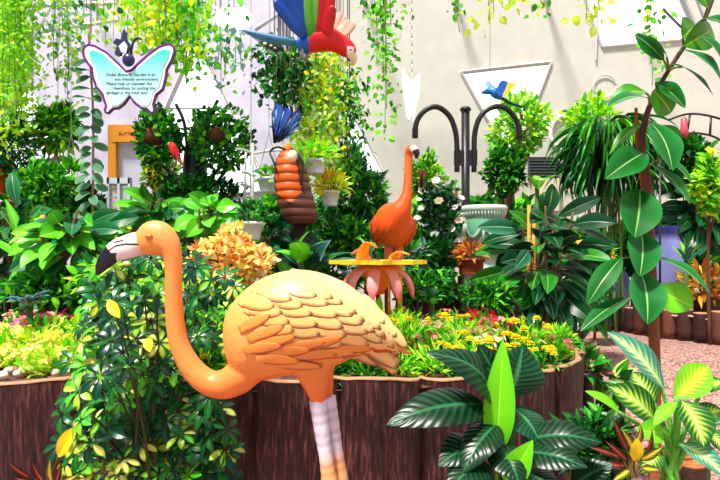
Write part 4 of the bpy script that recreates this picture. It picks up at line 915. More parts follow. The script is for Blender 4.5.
for i, (px, py, rx, ry, lab) in enumerate(((158, 138, 20, 27, 'woven hanging basket of clipped round leaves below the butterfly notice'), (221, 139, 29, 29, 'woven hanging basket of dense round foliage, topmost among the black tree\'s branches'))):
    Y = 6.7; s = Y/F; c = P(px, py, Y); rng = np.random.default_rng(40+i); root = thing('hanging_basket', lab, 'hanging basket', c)
    n = 900; d = nrm(rng.normal(size=(n, 3))); q = c+d*np.array([rx, rx, ry])*s*rng.uniform(0.6, 1.12, (n, 1)); keep = ~((np.hypot(q[:, 0]-c[0], q[:, 2]-(c[2]-0.02)) < 0.085) & (q[:, 1] < Y)); q, d = q[keep], d[keep]; f = MB(); cc = pick(rng, [G['mid'], G['deep'], G['bri'], G['dark']], len(q)); scatter(f, T_OVAL[0], q, nrm(d*0.6+rng.normal(size=(len(q), 3))*0.5+[0, 0, .2]), d, 0.075*rng.uniform(0.7, 1.2, len(q)), 0.05, cc); f.build('foliage', M_LEAF, root)
    b = MB(); lathe(b, [(0, -0.08), (0.07, -0.07), (0.11, 0), (0.1, 0.08), (0.06, 0.1), (0, 0.1)], c+np.array([0, -rx*s*0.5, -0.02]), S(96, 56, 34), 16, flute=0.08, nf=8); b.build('basket', M_WOOD, root)
    w = MB(); tube(w, [c, [c[0], Y, 6.2]], 0.004, S(60, 60, 60), 4); w.build('hanger', M_METAL, root)

# ------------------------------------------------------------------ timber doorway, louvred shutter
def doorway():
    Y = 9.6; s = Y/F; c = P(128, 0, Y); g = gz(c[0], Y); wood = S(226, 150, 40); root = thing('timber_portal', 'orange timber door surround with one faded dark word on its lintel', 'door surround', (c[0], Y, g)); 
    for x in (113.5, 158): 
        b = MB(); z1 = P(0, 126, Y)[2]; box(b, (P(x, 0, Y)[0], Y, (g+z1)/2), (8*s, 0.14, z1-g), wood); b.build('post', M_WOOD, root, smooth=False)
    l = MB(); box(l, P(136, 134, Y-0.02), (44*s, 0.12, 17*s), S(232, 152, 52)); lo = l.build('lintel', M_WOOD, root, smooth=False)
    off = np.array(lo.parent.location); bm_ = bmesh.new()
    for tx, x, y, sz in (("BUTTERFLY", 118.6, 135.2, 4.4),):
        me = text_mesh(tx, sz*s, M_INK, None, P(x, y, Y-0.085)-off, 0); bm_.from_mesh(me); bpy.data.meshes.remove(me)
    me = bpy.data.meshes.new('lettering'); bm_.to_mesh(me); me.materials.append(solid('burnt_letters', S(110, 46, 20), 0.8)); o = bpy.data.objects.new('lettering', me); COL.objects.link(o); o.parent = lo
    p = MB(); z1 = P(0, 143, Y)[2]; box(p, (P(136, 0, Y)[0], Y+0.05, (g+z1)/2), (38*s, 0.04, z1-g), S(206, 206, 236)); p.build('door_leaf', M_PAINT, root, smooth=False)
    Y = 6.3; s = Y/F; c = P(119, 0, Y); g = gz(c[0], Y); r = thing('louvred_shutter', 'pale grey-white louvred shutter panel standing below the timber door surround', 'shutter', (c[0], Y, g)); z1 = P(0, 178, Y)[2]; w = S(206, 214, 228)
    f = MB()
    for x in (109, 119.5, 130): box(f, (P(x, 0, Y)[0], Y, (g+z1)/2), (2.4*s, 0.06, z1-g), w)
    for z in (z1-0.03, (g+z1)/2, g+0.03): box(f, (P(119.5, 0, Y)[0], Y, z), (23*s, 0.06, 0.06), w)
    f.build('frame', M_PAINT, r, smooth=False); q = MB()
    for z in np.arange(g+0.08, z1-0.06, 0.055): box(q, (P(119.5, 0, Y)[0], Y+0.005, z), (20*s, 0.012, 0.04), S(190, 198, 214))
    q.build('louvres', M_PAINT, r, smooth=False)
doorway()

# ------------------------------------------------------------------ wall fittings
b = MB(); Y = WY-0.06; s = Y/F; box(b, P(543, 168, Y), (29*s, 0.12, 21*s), S(40, 42, 46))
r = thing('air_vent', 'black louvred air vent on the cream wall', 'vent', P(543, 168, Y)); b.build('housing', M_METAL, r, smooth=False); b = MB()
for k in range(6): box(b, P(543, 160.5+k*3, Y-0.08), (26*s, 0.05, 1.2*s), S(74, 78, 84))
b.build('louvres', M_METAL, r, smooth=False)
r = thing('utility_box', 'beige utility box on the cream wall below the black vent', 'box', P(545, 195, Y)); b = MB(); box(b, P(545, 195, Y-0.06), (24*s, 0.24, 32*s), S(216, 206, 176)); b.build('cabinet', M_PAINT, r, smooth=False); b = MB(); box(b, P(550, 189, Y-0.19), (6*s, 0.03, 1.6*s), S(60, 56, 50)); b.build('slot', M_PAINT, r, smooth=False)
b = MB(); c = P(563, 133, WY-0.04); a = np.linspace(0, 2*PI, 33)
tube(b, [c+np.array([0.22*math.cos(q), 0, 0.29*math.sin(q)]) for q in a], 0.035, S(252, 252, 250), 8); tag(b.build('wall_ring', M_PAINT, origin=c), 'thick white ring fixed on the cream wall above the weeping palm', 'ring')
b = MB(); c = P(605, 86, WY-0.03); tube(b, [c+np.array([0.2*math.cos(q), 0, 0.2*math.sin(q)]) for q in a], 0.012, S(214, 210, 204), 6); tag(b.build('wall_ring', M_PAINT, origin=c), 'thin faint ring on the cream wall below the skylight opening', 'ring')

# ------------------------------------------------------------------ iron arch at the right
def arch():
    Y = 6.6; s = Y/F; root = thing('iron_arch', 'dark iron arch with curved rods above the broad-leaved shrubs', 'arch', (P(700, 0, Y)[0], Y, gz(3.6, Y))); k = S(40, 30, 36)
    for pts in (((660, 160), (668, 142), (684, 134), (704, 134), (722, 141), (745, 160)), ((668, 120), (688, 114), (710, 116), (735, 124)), ((690, 114), (687, 134)), ((711, 117), (710, 135))):
        b = MB(); tube(b, smooth_path(np.array([P(x, y, Y) for x, y in pts]), 5), 0.012, k, 6); b.build('rod', M_METAL, root)
    for x, y in ((660, 160), (745, 160), (735, 124)):
        b = MB(); p = P(x, y, Y); tube(b, [p, [p[0], Y, gz(p[0], Y)]], 0.012, k, 6); b.build('upright', M_METAL, root)
    b = MB(); p = P(684, 128, Y-0.05)
    r = thing('bird_feeder', 'pinkish-red hanging feeder under the dark iron arch', 'feeder', p); lathe(b, [(0, -0.1), (0.02, -0.1), (0.05, -0.06), (0.035, 0), (0.03, 0.1), (0, 0.12)], p, S(196, 70, 90), 12); b.build('tube', M_PAINT, r); b = MB(); tube(b, [p+np.array([0, 0, 0.12]), P(684, 115, Y)], 0.004, k, 4); b.build('hook', M_METAL, r)
arch()

# ------------------------------------------------------------------ stump fences and stumps
def fence(name, label, pts, hgt, rad, gap, cols, group=None, seed=0):
    rng = np.random.default_rng(seed); p = np.array(pts, float); L = np.linalg.norm(np.diff(p, axis=0), axis=1); S_ = np.concatenate([[0], np.cumsum(L)]); root = thing(name, label, 'fence', (p[0][0], p[0][1], gz(*p[0])), group); tops = []
    for d in np.arange(0, S_[-1], gap):
        x, y = np.interp(d, S_, p[:, 0]), np.interp(d, S_, p[:, 1]); g = gz(x, y); h = hgt*rng.uniform(0.85, 1.12); r = rad*rng.uniform(0.9, 1.08); b = MB(); c0 = pick(rng, cols, 1, 0.2)[0]
        prof = [(0, 0), (r, 0), (r*1.02, h*0.3), (r*0.97, h*0.7), (r, h-0.012), (r*0.93, h), (0, h)]; lathe(b, prof, (x, y, g), np.array([c0]*5+[S(196, 148, 106), S(180, 130, 92)]), 12, flute=0.05, nf=5); b.build('log_post', M_WOOD, root); tops.append([x, y-r*1.02, g+h*0.8])
    w = MB(); tube(w, np.array(tops), 0.011, S(206, 190, 176), 5); w.build('rope', M_STEM, root)
fence('stump_fence', 'long row of dark log stumps edging the far side of the gravel path', [(4.6, 5.45), (3.7, 6.1), (3.2, 6.9), (3.05, 7.8), (2.95, 8.8), (2.2, 9.4)], 0.34, 0.085, 0.18, [S(82, 48, 40), S(60, 34, 32), S(104, 64, 50)], seed=1)
fence('stump_fence', 'short row of dark roped log stumps around the urn and terracotta pot', [(0.5, 6.35), (0.9, 6.1), (1.35, 6.15), (1.7, 6.6)], 0.66, 0.085, 0.175, [S(66, 38, 34), S(50, 28, 26), S(92, 54, 44)], seed=2)
for i, (px, py, Y, r, lab) in enumerate(((676, 452, 3.0, 0.085, 'wider cut log stump beneath the variegated dumb cane'), (665, 463, 2.85, 0.07, 'low cut log stump with a pale ringed top near the small croton'), (690, 462, 2.9, 0.07, 'dark cut log stump partly under the dumb cane\'s lowest leaf'))):
    c = P(px, py, Y); g = gz(c[0], Y); b = MB(); lathe(b, [(0, 0), (r*1.05, 0), (r, c[2]*0.5), (r, c[2]-0.012), (r*0.95, c[2]-g), (r*0.8, c[2]-g+0.002), (r*0.4, c[2]-g+0.002), (0, c[2]-g+0.002)], (c[0], c[1], g), np.array([S(60, 36, 26)]*4+[S(190, 110, 60), S(160, 84, 40), S(200, 120, 66), S(150, 76, 36)]), 22, flute=0.03, nf=7)
    tag(b.build('log_stump', M_WOOD, origin=(c[0], c[1], g)), lab, 'stump')
# pebbles along the planter's left rim
rng = np.random.default_rng(8)
for i in range(15):
    px = 2+i*6.1+rng.uniform(-1.5, 1.5); py = 371+rng.uniform(-5, 3.5); Yp = (H-SOIL_Z-0.03)*F/(py-CY); c = P(px, py, Yp); c[2] = SOIL_Z+0.022; b = MB(); r = np.array([0.03, 0.022, 0.018])*rng.uniform(0.8, 1.4, 3); ellipsoid(b, (0, 0, 0), r, S(*([(246, 232, 222), (226, 196, 180), (206, 160, 140), (250, 244, 240)][i % 4])), 12, 8); V = b.v[0]; V *= (1+0.12*np.sin(V[:, :1]*90+i)); R = np.array(Matrix.Rotation(rng.random()*3, 3, 'Z')); b.v[0] = V@R.T+c
    tag(b.build('pebble', M_MATTE, origin=c), 'pale pebble lying on the soil along the planter rim before the yellow flowers', 'stone', 'pebbles along the planter rim')
def brown_butterfly():
    Y = 6.2; root = thing('hanging_butterfly', 'red-brown butterfly clinging to the bush beside the orange flamingo\'s head', 'butterfly', P(421.5, 177, Y))
    for k, poly in enumerate((((421, 172), (418, 168.5), (417.5, 174), (419, 178), (421, 178)), ((421.5, 172), (425, 168.5), (426, 174), (424, 178.5), (421.5, 178)), ((421, 178), (418.5, 179), (418, 184), (420.5, 187.5)), ((421.5, 178), (424, 179.5), (425, 184), (422, 187.5)))):
        w = MB(); plate(w, [P(x, y, Y) for x, y in poly], 0.01, S(150, 60, 30) if k < 2 else S(110, 40, 24)); w.build('wing', M_PAINT, root, smooth=False)
    b = MB(); tube(b, [P(421.3, 170, Y-0.01), P(421.3, 187, Y-0.01)], 0.009, S(30, 16, 14), 6); b.build('body', M_PAINT, root)
brown_butterfly()
# ==PART4==
# ------------------------------------------------------------------ foreground plants with broad leaves
def stems(name, root, lst, col, mat=None):
    st = MB()
    for pts, r0, r1 in lst: pp = smooth_path(np.array(pts, float), 5); tube(st, pp, np.linspace(r0, r1, len(pp)), col, 8)
    return st.build(name, mat or M_STEM, root)
def nursery_pot(root, x, y, z, h, r, col=S(40, 34, 32)):
    b = MB(); lathe(b, [(0, 0), (r*0.78, 0), (r*0.98, h*0.84), (r*1.08, h*0.85), (r*1.08, h), (r*0.95, h), (r*0.92, h*0.9), (0, h*0.88)], (x, y, z), col, 26); b.build('pot', M_PAINT, root)
    b = MB(); lathe(b, [(0, h*0.88), (r*0.9, h*0.885), (0, h*0.9)], (x, y, z), S(60, 36, 26), 18); b.build('soil', M_SOIL, root)

RUB = (S(10, 88, 24), S(24, 120, 44), S(150, 205, 110)); RUBU = (S(70, 150, 26), S(46, 130, 30), S(190, 214, 90)); RUBG = (S(10, 98, 28), S(36, 128, 56), S(170, 220, 140)); RUBB = (S(120, 214, 34), S(96, 196, 40), S(190, 236, 110))
def tall_rubber():
    Y = 2.75; rng = np.random.default_rng(5); c = P(655, 0, Y); g = gz(c[0], Y)
    root = thing('rubber_plant', 'tall rubber plant with broad glossy leaves along a leaning stem, taller than everything near it', 'plant', (c[0], Y, g))
    Q = lambda x, y, d=0: P(x, y, Y+d)
    stem_pts = [[c[0], Y, g], Q(655, 400), Q(654, 330), Q(651, 260), Q(648, 190), Q(642, 143), Q(649, 108, 0.02), Q(664, 78, 0.03), Q(684, 47, 0.04), Q(703, 22, 0.05), Q(714, -6, 0.06), Q(722, -40, 0.06)]
    pp = smooth_path(np.array(stem_pts), 5); st = MB(); r = np.interp(np.linspace(0, 1, len(pp)), [0, 0.3, 0.6, 1], [0.028, 0.02, 0.0105, 0.008]); tube(st, pp, r, lerp(S(158, 92, 54), S(84, 48, 44), np.linspace(0, 2, len(pp))), 10); st.build('trunk', M_STEM, root)
    s2 = MB(); tube(s2, [Q(643, 190, 0.03), Q(637, 140, 0.03), Q(636, 108, 0.03)], [0.01, 0.009, 0.007], S(178, 84, 40), 8); s2.build('side_shoot', M_STEM, root)
    L = [ # base, tip, width px, base depth, tip depth, normal, bow, colours
      ((650, 99), (611, 106), 17, 0, -0.10, (0.1, -0.5, 1), 0.10, RUBG), ((646, 92), (612, 101), 18, 0.03, 0.02, (0, -0.8, 0.7), 0.14, RUBU), ((653, 90), (670, 111), 26, 0, 0.06, (0, -1, -0.1), 0.05, RUBU), ((655, 82), (683, 106), 22, 0.02, 0.0, (0.3, -1, 0.5), 0.06, RUB),
      ((668, 58), (630, 33), 11, 0, -0.05, (-0.4, -0.6, 1), 0.10, RUBG), ((664, 60), (637, 36), 13, 0.03, 0.03, (-0.6, -0.9, 0.1), 0.16, RUB), ((682, 38), (694, 26), 26, 0.02, 0.10, (0, -1, 0), 0.03, RUBU), ((684, 46), (710, 30), 26, 0.0, 0.10, (0, -1, -0.2), 0.08, RUBU),
      ((681, 49), (718, 78), 20, 0, -0.08, (0.4, -0.8, 0.8), 0.10, RUBG), ((682, 66), (712, 95), 11, 0, -0.05, (0.6, -0.8, 0.5), 0.05, RUB), ((671, 64), (683, 66), 2, 0, 0, (0, -1, 0.4), 0, RUB), ((694, 34), (722, 62), 16, 0, -0.08, (0.5, -0.9, 0.6), 0.10, RUB), ((705, 18), (732, 30), 18, 0, -0.06, (0.3, -1, 0.5), 0.1, RUB), ((708, 8), (690, -14), 18, 0, 0.0, (0, -1, 0.4), 0.1, RUBU),
      ((640, 125), (611, 153), 11, 0.02, -0.02, (-0.8, -0.8, 0.2), 0.10, RUBU), ((650, 122), (671, 167), 27, 0, -0.12, (0.15, -0.9, 0.55), 0.10, RUBG), ((658, 126), (676, 150), 22, 0.05, 0.06, (0.2, -1, 0.1), 0.08, RUBU), ((662, 158), (689, 181), 15, 0.02, -0.02, (0.5, -0.8, 0.7), 0.08, RUBG), ((646, 152), (608, 177), 26, 0, -0.12, (-0.15, -1, 0.35), 0.08, RUB), ((650, 164), (687, 201), 17, 0, -0.10, (0.5, -0.9, 0.5), 0.08, RUBG),
      ((640, 189), (635, 234), 35, 0, -0.12, (-0.05, -1, 0.35), 0.07, RUB), ((641, 230), (640, 273), 28, -0.02, -0.13, (0.05, -1, 0.4), 0.09, RUBG), ((640, 270), (647, 320), 30, -0.02, -0.15, (0.02, -1, 0.35), 0.10, RUBG), ((652, 256), (706, 291), 17, 0, -0.12, (0.35, -0.6, 0.9), 0.10, RUBG), ((655, 288), (690, 306), 26, 0, -0.03, (0.2, -1, -0.1), 0.05, RUBB), ((622, 257), (590, 301), 19, 0.0, -0.06, (-0.5, -0.9, 0.4), 0.09, RUB), ((629, 298), (584, 329), 14, 0, -0.10, (-0.4, -0.8, 0.7), 0.09, RUB),
    ]
    mb = MB(); pt = []
    for a, b, w, da, db, nh, bow, cols in L:
        A = Q(a[0], a[1], da); B = Q(b[0], b[1], db); B = A+(B-A)*1.08; big_leaf(mb, A, B, w/F*Y*1.22, nh, bow, 'plain', cols, prof='oval' if w > 12 else 'lance', fold=0.22, rng=rng)
        i = np.argmin(np.linalg.norm(pp-(A+np.array([0, 0, -0.03])), axis=1)); pt.append(([pp[i], (pp[i]+A)/2+np.array([0, 0, 0.006]), A+(B-A)*0.03], 0.006, 0.0045))
    for q_, r0, r1 in pt: tube(mb, smooth_path(np.array(q_), 4), np.linspace(r0, r1, 9), S(110, 120, 50), 6)
    mb.build('foliage', M_GLOSS, root)
    tw = MB(); tube(tw, smooth_path(np.array([Q(684, 30, 0.1), Q(676, 22, 0.1), Q(668, 14, 0.1), Q(663, 8, 0.1)]), 4), [0.006]*12+[0.003], S(120, 110, 120), 6); tw.build('bud_twig', M_STEM, root)
    nursery_pot(root, c[0], Y, g, 0.26, 0.17)
tall_rubber()

SP = (S(5, 50, 22), S(3, 34, 18), S(40, 100, 60)); SPB = (S(116, 216, 20), S(96, 200, 24), S(176, 240, 80)); SPL = (S(10, 70, 36), S(20, 80, 54), S(60, 130, 90))
def spath():
    Y = 2.05; rng = np.random.default_rng(6); c = P(500, 0, Y); root = thing('peace_lily', 'dark glossy broad-leaved plant with a bright green new leaf upright at its heart', 'plant', (c[0], Y, 0))
    Q = lambda x, y, d=0: P(x, y, Y+d); core = np.array([c[0], Y+0.03, 0.42])
    L = [((495, 402), (424, 352), 33, -0.02, -0.06, (-0.5, -0.5, 1), 0.22, SP), ((508, 396), (478, 344), 30, 0.06, 0.05, (-0.2, -1, 0.2), 0.08, SP), ((510, 396), (523, 344), 44, 0.03, 0.02, (0.15, -1, 0.25), 0.06, SPL), ((484, 404), (386, 425), 36, -0.04, -0.14, (-0.05, -0.75, 1), 0.10, SP), ((496, 424), (462, 474), 27, -0.06, -0.18, (-0.5, -0.9, 0.6), 0.12, SP),
         ((522, 441), (603, 443), 30, -0.04, -0.12, (0.1, -0.8, 1), 0.14, SP), ((518, 452), (588, 468), 26, -0.08, -0.2, (0.1, -0.8, 1), 0.10, SP), ((514, 408), (541, 446), 34, 0.0, -0.08, (0.7, -0.9, 0.5), 0.10, SPL), ((480, 444), (438, 466), 30, -0.06, -0.16, (-0.4, -0.9, 0.7), 0.12, SP), ((486, 462), (446, 492), 28, -0.1, -0.22, (-0.4, -0.9, 0.7), 0.12, SP), ((520, 470), (560, 498), 28, -0.1, -0.22, (0.4, -0.9, 0.7), 0.12, SP), ((572, 486), (614, 464), 24, -0.02, -0.08, (-0.2, -0.9, 0.8), 0.12, SP),
         ((502, 420), (470, 418), 26, 0.02, 0.06, (0, -0.9, 0.6), 0.12, SP), ((516, 424), (540, 414), 24, 0.05, 0.08, (0, -0.9, 0.6), 0.1, SP), ((500, 445), (520, 486), 28, -0.08, -0.2, (0.1, -1, 0.6), 0.1, SP)]
    mb = MB(); pt = []
    for a, b, w, da, db, nh, bow, cols in L:
        A = Q(a[0], a[1], da); B = Q(b[0], b[1], db); big_leaf(mb, A, B, w/F*Y*1.4, nh, bow, 'rib', cols, prof='ovate', fold=0.2, nl=66, curl=0.25, rng=rng); pt.append(([core+np.array([rng.normal()*0.02, rng.normal()*0.02, -0.1]), (core+A)/2+np.array([0, 0.0, 0.03]), A+(B-A)*0.04], 0.008, 0.005))
    for q_, r0, r1 in pt: tube(mb, smooth_path(np.array(q_), 4), np.linspace(r0, r1, 9), S(30, 100, 36), 6)
    pt = []; mb.build('foliage', M_DEEP, root)
    for a, b, w, da, db, nh, lab in (((497, 452), (503, 339), 30, -0.06, -0.04, (-0.25, -1, 0.05), 'bright green upright new leaf'), ((507, 484), (533, 440), 26, -0.12, -0.16, (-0.5, -1, 0.1), 'bright green lower new leaf')):
        m2 = MB(); A, B = Q(*a, da), Q(*b, db); big_leaf(m2, A, B, w/F*Y*1.05, nh, 0.05, 'plain', SPB, prof='ovate', fold=0.3, rng=rng); tube(m2, smooth_path(np.array([core, (core+A)/2, A+(B-A)*0.04]), 4), np.linspace(0.008, 0.006, 9), S(110, 200, 40), 6); o = m2.build('new_leaf', M_LEAF, root); o['label'] = lab
    nursery_pot(root, c[0], Y+0.03, 0, 0.34, 0.16)
spath()

DF = (S(190, 236, 90), S(12, 92, 34), S(214, 244, 140)); DFB = (S(190, 230, 140), S(60, 136, 120), S(220, 244, 190)); DFY = (S(214, 240, 60), S(110, 196, 30), S(190, 220, 60)); DFG = (S(130, 220, 40), S(96, 196, 36), S(180, 240, 90))
def dieff():
    Y = 2.35; rng = np.random.default_rng(7); c = P(664, 0, Y); g = gz(c[0], Y); root = thing('dumb_cane', 'variegated dumb cane with large cream-veined green leaves in front of the gravel path', 'plant', (c[0], Y, g))
    Q = lambda x, y, d=0: P(x, y, Y+d); core = Q(670, 470, 0.02)
    L = [((664, 389), (607, 332), 27, 0, 0.02, (-0.5, -0.5, 1), 0.10, DFB), ((675, 398), (708, 366), 32, 0.05, 0.1, (-0.3, -1, 0.3), 0.08, DFY), ((655, 420), (608, 386), 30, 0, -0.04, (-0.4, -0.8, 0.7), 0.12, DF), ((681, 400), (704, 447), 36, -0.02, -0.12, (0.2, -1, 0.5), 0.10, DF), ((680, 444), (724, 476), 26, -0.05, -0.14, (0.0, -0.7, 1), 0.12, DFB), ((700, 392), (724, 381), 18, 0.05, 0.08, (0, -0.7, 1), 0.08, DF), ((676, 402), (654, 426), 13, -0.04, -0.1, (-0.7, -0.7, 0.5), 0.06, DFG), ((664, 434), (636, 430), 22, -0.04, -0.1, (0, -1, 0.5), 0.08, DFG), ((620, 413), (585, 391), 11, 0.02, 0.02, (-0.4, -0.7, 1), 0.1, DFG), ((704, 430), (726, 452), 22, 0.02, -0.02, (0.4, -1, 0.5), 0.1, DF), ((690, 420), (722, 410), 22, 0.08, 0.1, (0, -0.9, 0.8), 0.1, DF), ((660, 450), (640, 474), 20, -0.05, -0.14, (-0.4, -1, 0.5), 0.1, DF), ((655, 405), (632, 372), 26, 0.1, 0.16, (-0.3, -1, 0.4), 0.08, DF)]
    mb = MB(); pt = []
    for a, b, w, da, db, nh, bow, cols in L:
        A, B = Q(*a, da), Q(*b, db); big_leaf(mb, A, B, w/F*Y*1.1, nh, bow, 'plain' if cols is DFG else 'dieff', cols, prof='oval', fold=0.25, nl=60, rng=rng); pt.append(([core+np.array([rng.normal()*0.02, rng.normal()*0.02, -0.05]), (core+A)/2+np.array([0.01, 0, 0.03]), A+(B-A)*0.05], 0.012, 0.007))
    mb.build('foliage', M_LEAF, root); pt.append(([[c[0], Y+0.02, g+0.15], core+np.array([0, 0, -0.2]), core], 0.02, 0.016)); stems('stem', root, pt, S(96, 170, 60)); nursery_pot(root, c[0], Y+0.02, g, 0.28, 0.16)
dieff()

def croton(name, label, px, py, Y, leaves, cols, yellow=None, gpot=True):
    rng = np.random.default_rng(int(px)); c = P(px, py, Y); g = gz(c[0], Y); root = thing(name, label, 'plant', (c[0], Y, g)); mb = MB(); pt = []
    Q = lambda x, y, d=0: P(x, y, Y+d)
    for a, b, w, cc in leaves: A, B = Q(*a), Q(*b, -0.05); big_leaf(mb, A, B, w/F*Y, (rng.normal()*0.3, -1, 0.4), 0.08, 'dieff', cc, prof='lance', fold=0.3, nl=40); pt.append(([c, (c+A)/2, A], 0.006, 0.003))
    mb.build('foliage', M_LEAF, root)
    for a, b, w, lab in yellow or (): m2 = MB(); big_leaf(m2, Q(*a, -0.05), Q(*b, -0.08), w/F*Y, (-0.2, -1, 0.2), 0.06, 'plain', (S(252, 226, 40), S(250, 206, 20), S(226, 186, 40)), prof='oval', rng=rng); o = m2.build('yellow_leaf', M_LEAF, root); o['label'] = lab; pt.append(([c, (c+Q(*a))/2, Q(*a, -0.05)], 0.006, 0.003))
    pt.append(([[c[0], Y, g], c], 0.012, 0.008)); stems('stem', root, pt, S(110, 90, 50))
CR = (S(240, 214, 60), S(36, 60, 34), S(250, 226, 80)); CR2 = (S(170, 60, 50), S(40, 40, 30), S(220, 120, 90))
croton('croton', 'small croton with yellow-veined narrow leaves and one yellow leaf by the cut stumps', 632, 478, 2.2, [((628, 452), (612, 416), 8, CR2), ((632, 448), (621, 428), 10, CR), ((634, 446), (641, 424), 10, CR), ((640, 460), (664, 446), 10, CR), ((628, 462), (604, 440), 8, CR2), ((626, 466), (596, 464), 10, CR2), ((642, 468), (660, 470), 9, CR), ((630, 470), (612, 482), 10, CR), ((622, 458), (586, 446), 8, CR2), ((644, 456), (652, 428), 7, CR2)], None, [((635, 461), (637, 438), 13, 'plain yellow leaf')])
croton('croton', 'red-tipped croton with a big speckled yellow leaf at the foot of the planter', 48, 488, 2.25, [((30, 478), (8, 462), 8, CR2), ((38, 484), (14, 478), 8, CR2), ((52, 482), (50, 458), 9, CR), ((56, 484), (62, 462), 8, CR2), ((44, 482), (32, 462), 8, CR2), ((58, 488), (80, 474), 8, CR), ((66, 484), (88, 478), 9, CR)], None, [((58, 457), (77, 427), 16, 'bright yellow speckled leaf')])

# schefflera: whorls of drooping leaflets, many splashed with cream
def schefflera():
    Y = 2.42; rng = np.random.default_rng(17); c = P(150, 0, Y); root = thing('umbrella_plant', 'bushy variegated umbrella plant of finger-like whorled leaves below the flamingo\'s bill', 'plant', (c[0], Y, 0)); s = Y/F
    W = []
    tries = 0
    while len(W) < 300 and tries < 30000:
        tries += 1; x, y = rng.uniform(58, 240), rng.uniform(256, 492)
        lo = np.interp(y, [262, 300, 340, 380, 430, 492], [118, 88, 78, 66, 58, 70]); hi = np.interp(y, [262, 300, 345, 372, 400, 440, 492], [156, 158, 168, 185, 214, 232, 236])
        if x > 176 and y < 345: lo, hi = (176, 236) if y > 276 else (176, 200)
        if not (lo < x < hi): continue
        if any((x-a)**2+(y-b)**2 < (13 if len(W) < 170 else 9)**2 for a, b, d in (W if len(W) < 170 else W[170:])): continue
        W.append((x, y, 1 if (x > 176 and y < 345) else 0 if len(W) < 170 else 2))
    W += [(70, 397, 0), (90, 305, 0), (98, 268, 0), (112, 318, 0), (207, 396, 0), (226, 452, 0), (206, 472, 0), (196, 268, 1), (205, 275, 1), (192, 345, 1)]
    tpA = leaf_tpl(7, 'obov', 0.25, 0.7, (-1, -0.45, -0.08, 0, 0.08, 0.45, 1)); Pp, D, N, L, Wd, C0, C1, st = [], [], [], [], [], [], [], []
    mixA = np.where(np.abs(tpA['u']) < 0.5, 1.0, 0.0)*np.clip(np.sin(PI*tpA['t'])*1.6, 0, 1); mixB = np.where(np.abs(tpA['u']) < 0.1, 0.55, 0.0)
    V_ = []
    for x, y, far in W:
        dpt = rng.uniform(-0.26, 0.3)+(0.4 if far == 1 else 0.2 if far == 2 else 0); dpt = max(dpt, -0.3 if x < 130 else -0.02); p = P(x, y, Y+min(dpt, 0.34)) if y > 372 else P(x, y, Y+dpt); k = rng.integers(6, 9); r = rng.uniform(15, 23)*s; ax = nrm(np.array([rng.normal()*0.35+(x-150)/300, -0.75+rng.normal()*0.2, 0.6])); X = nrm(np.cross(ax, [0, 1, 0.4])); Yv = np.cross(ax, X); a0 = rng.random()*6
        var = rng.random() < 0.32; bright = rng.random() < 0.2
        for j in range(k):
            a = a0+2*PI*j/k; Pp.append(p+0.008*(math.cos(a)*X+math.sin(a)*Yv)); D.append(math.cos(a)*X+math.sin(a)*Yv+ax*0.05-np.array([0, 0, 0.15])); N.append(ax+np.array([0, 0, 0.2])); L.append(r*rng.uniform(0.8, 1.1)); Wd.append(r*0.42); b = pick(rng, [S(98, 190, 40), S(70, 170, 40)] if bright else [S(8, 68, 24), S(14, 88, 28), S(4, 52, 32)], 1)[0]; C0.append(b); v = var and rng.random() < 0.75; V_.append(v); C1.append(pick(rng, [S(190, 222, 60), S(226, 236, 110), S(130, 206, 40)], 1)[0] if v else np.minimum(b*2.2+0.01, 1))
        if rng.random() < 0.4: st.append(([[c[0]+rng.normal()*0.06, Y+rng.normal()*0.06, 0.25+rng.random()*0.2], (np.array([c[0], Y, 0.5])+p)/2+np.array([0, 0.05, -0.03]), p], 0.008, 0.003))
    V_ = np.array(V_); f = MB(); ar = [np.array(q) for q in (Pp, D, N, L, Wd, C0, C1)]
    for sel, mx in ((V_, mixA), (~V_, mixB)): scatter(f, tpA, *[q[sel] for q in ar], mix=mx)
    f.build('foliage', M_GLOSS, root); 
    st.append(([[c[0], Y, 0], [c[0]+0.02, Y, 0.5], [c[0], Y, 1.1]], 0.022, 0.008)); st.append(([[c[0]+0.1, Y, 0], [c[0]+0.14, Y, 0.4], [c[0]+0.2, Y, 0.8]], 0.016, 0.006)); stems('stem', root, st, S(62, 70, 36))
    for a, b, w in (((108, 300), (120, 318), 10), ((148, 338), (150, 352), 9)): m2 = MB(); big_leaf(m2, P(*a, Y-0.28), P(*b, Y-0.32), w*s, (0, -1, 0.4), 0.06, 'plain', (S(250, 220, 40), S(246, 210, 30), S(230, 190, 40)), prof='oval'); m2.build('yellow_leaf', M_LEAF, root)
schefflera()

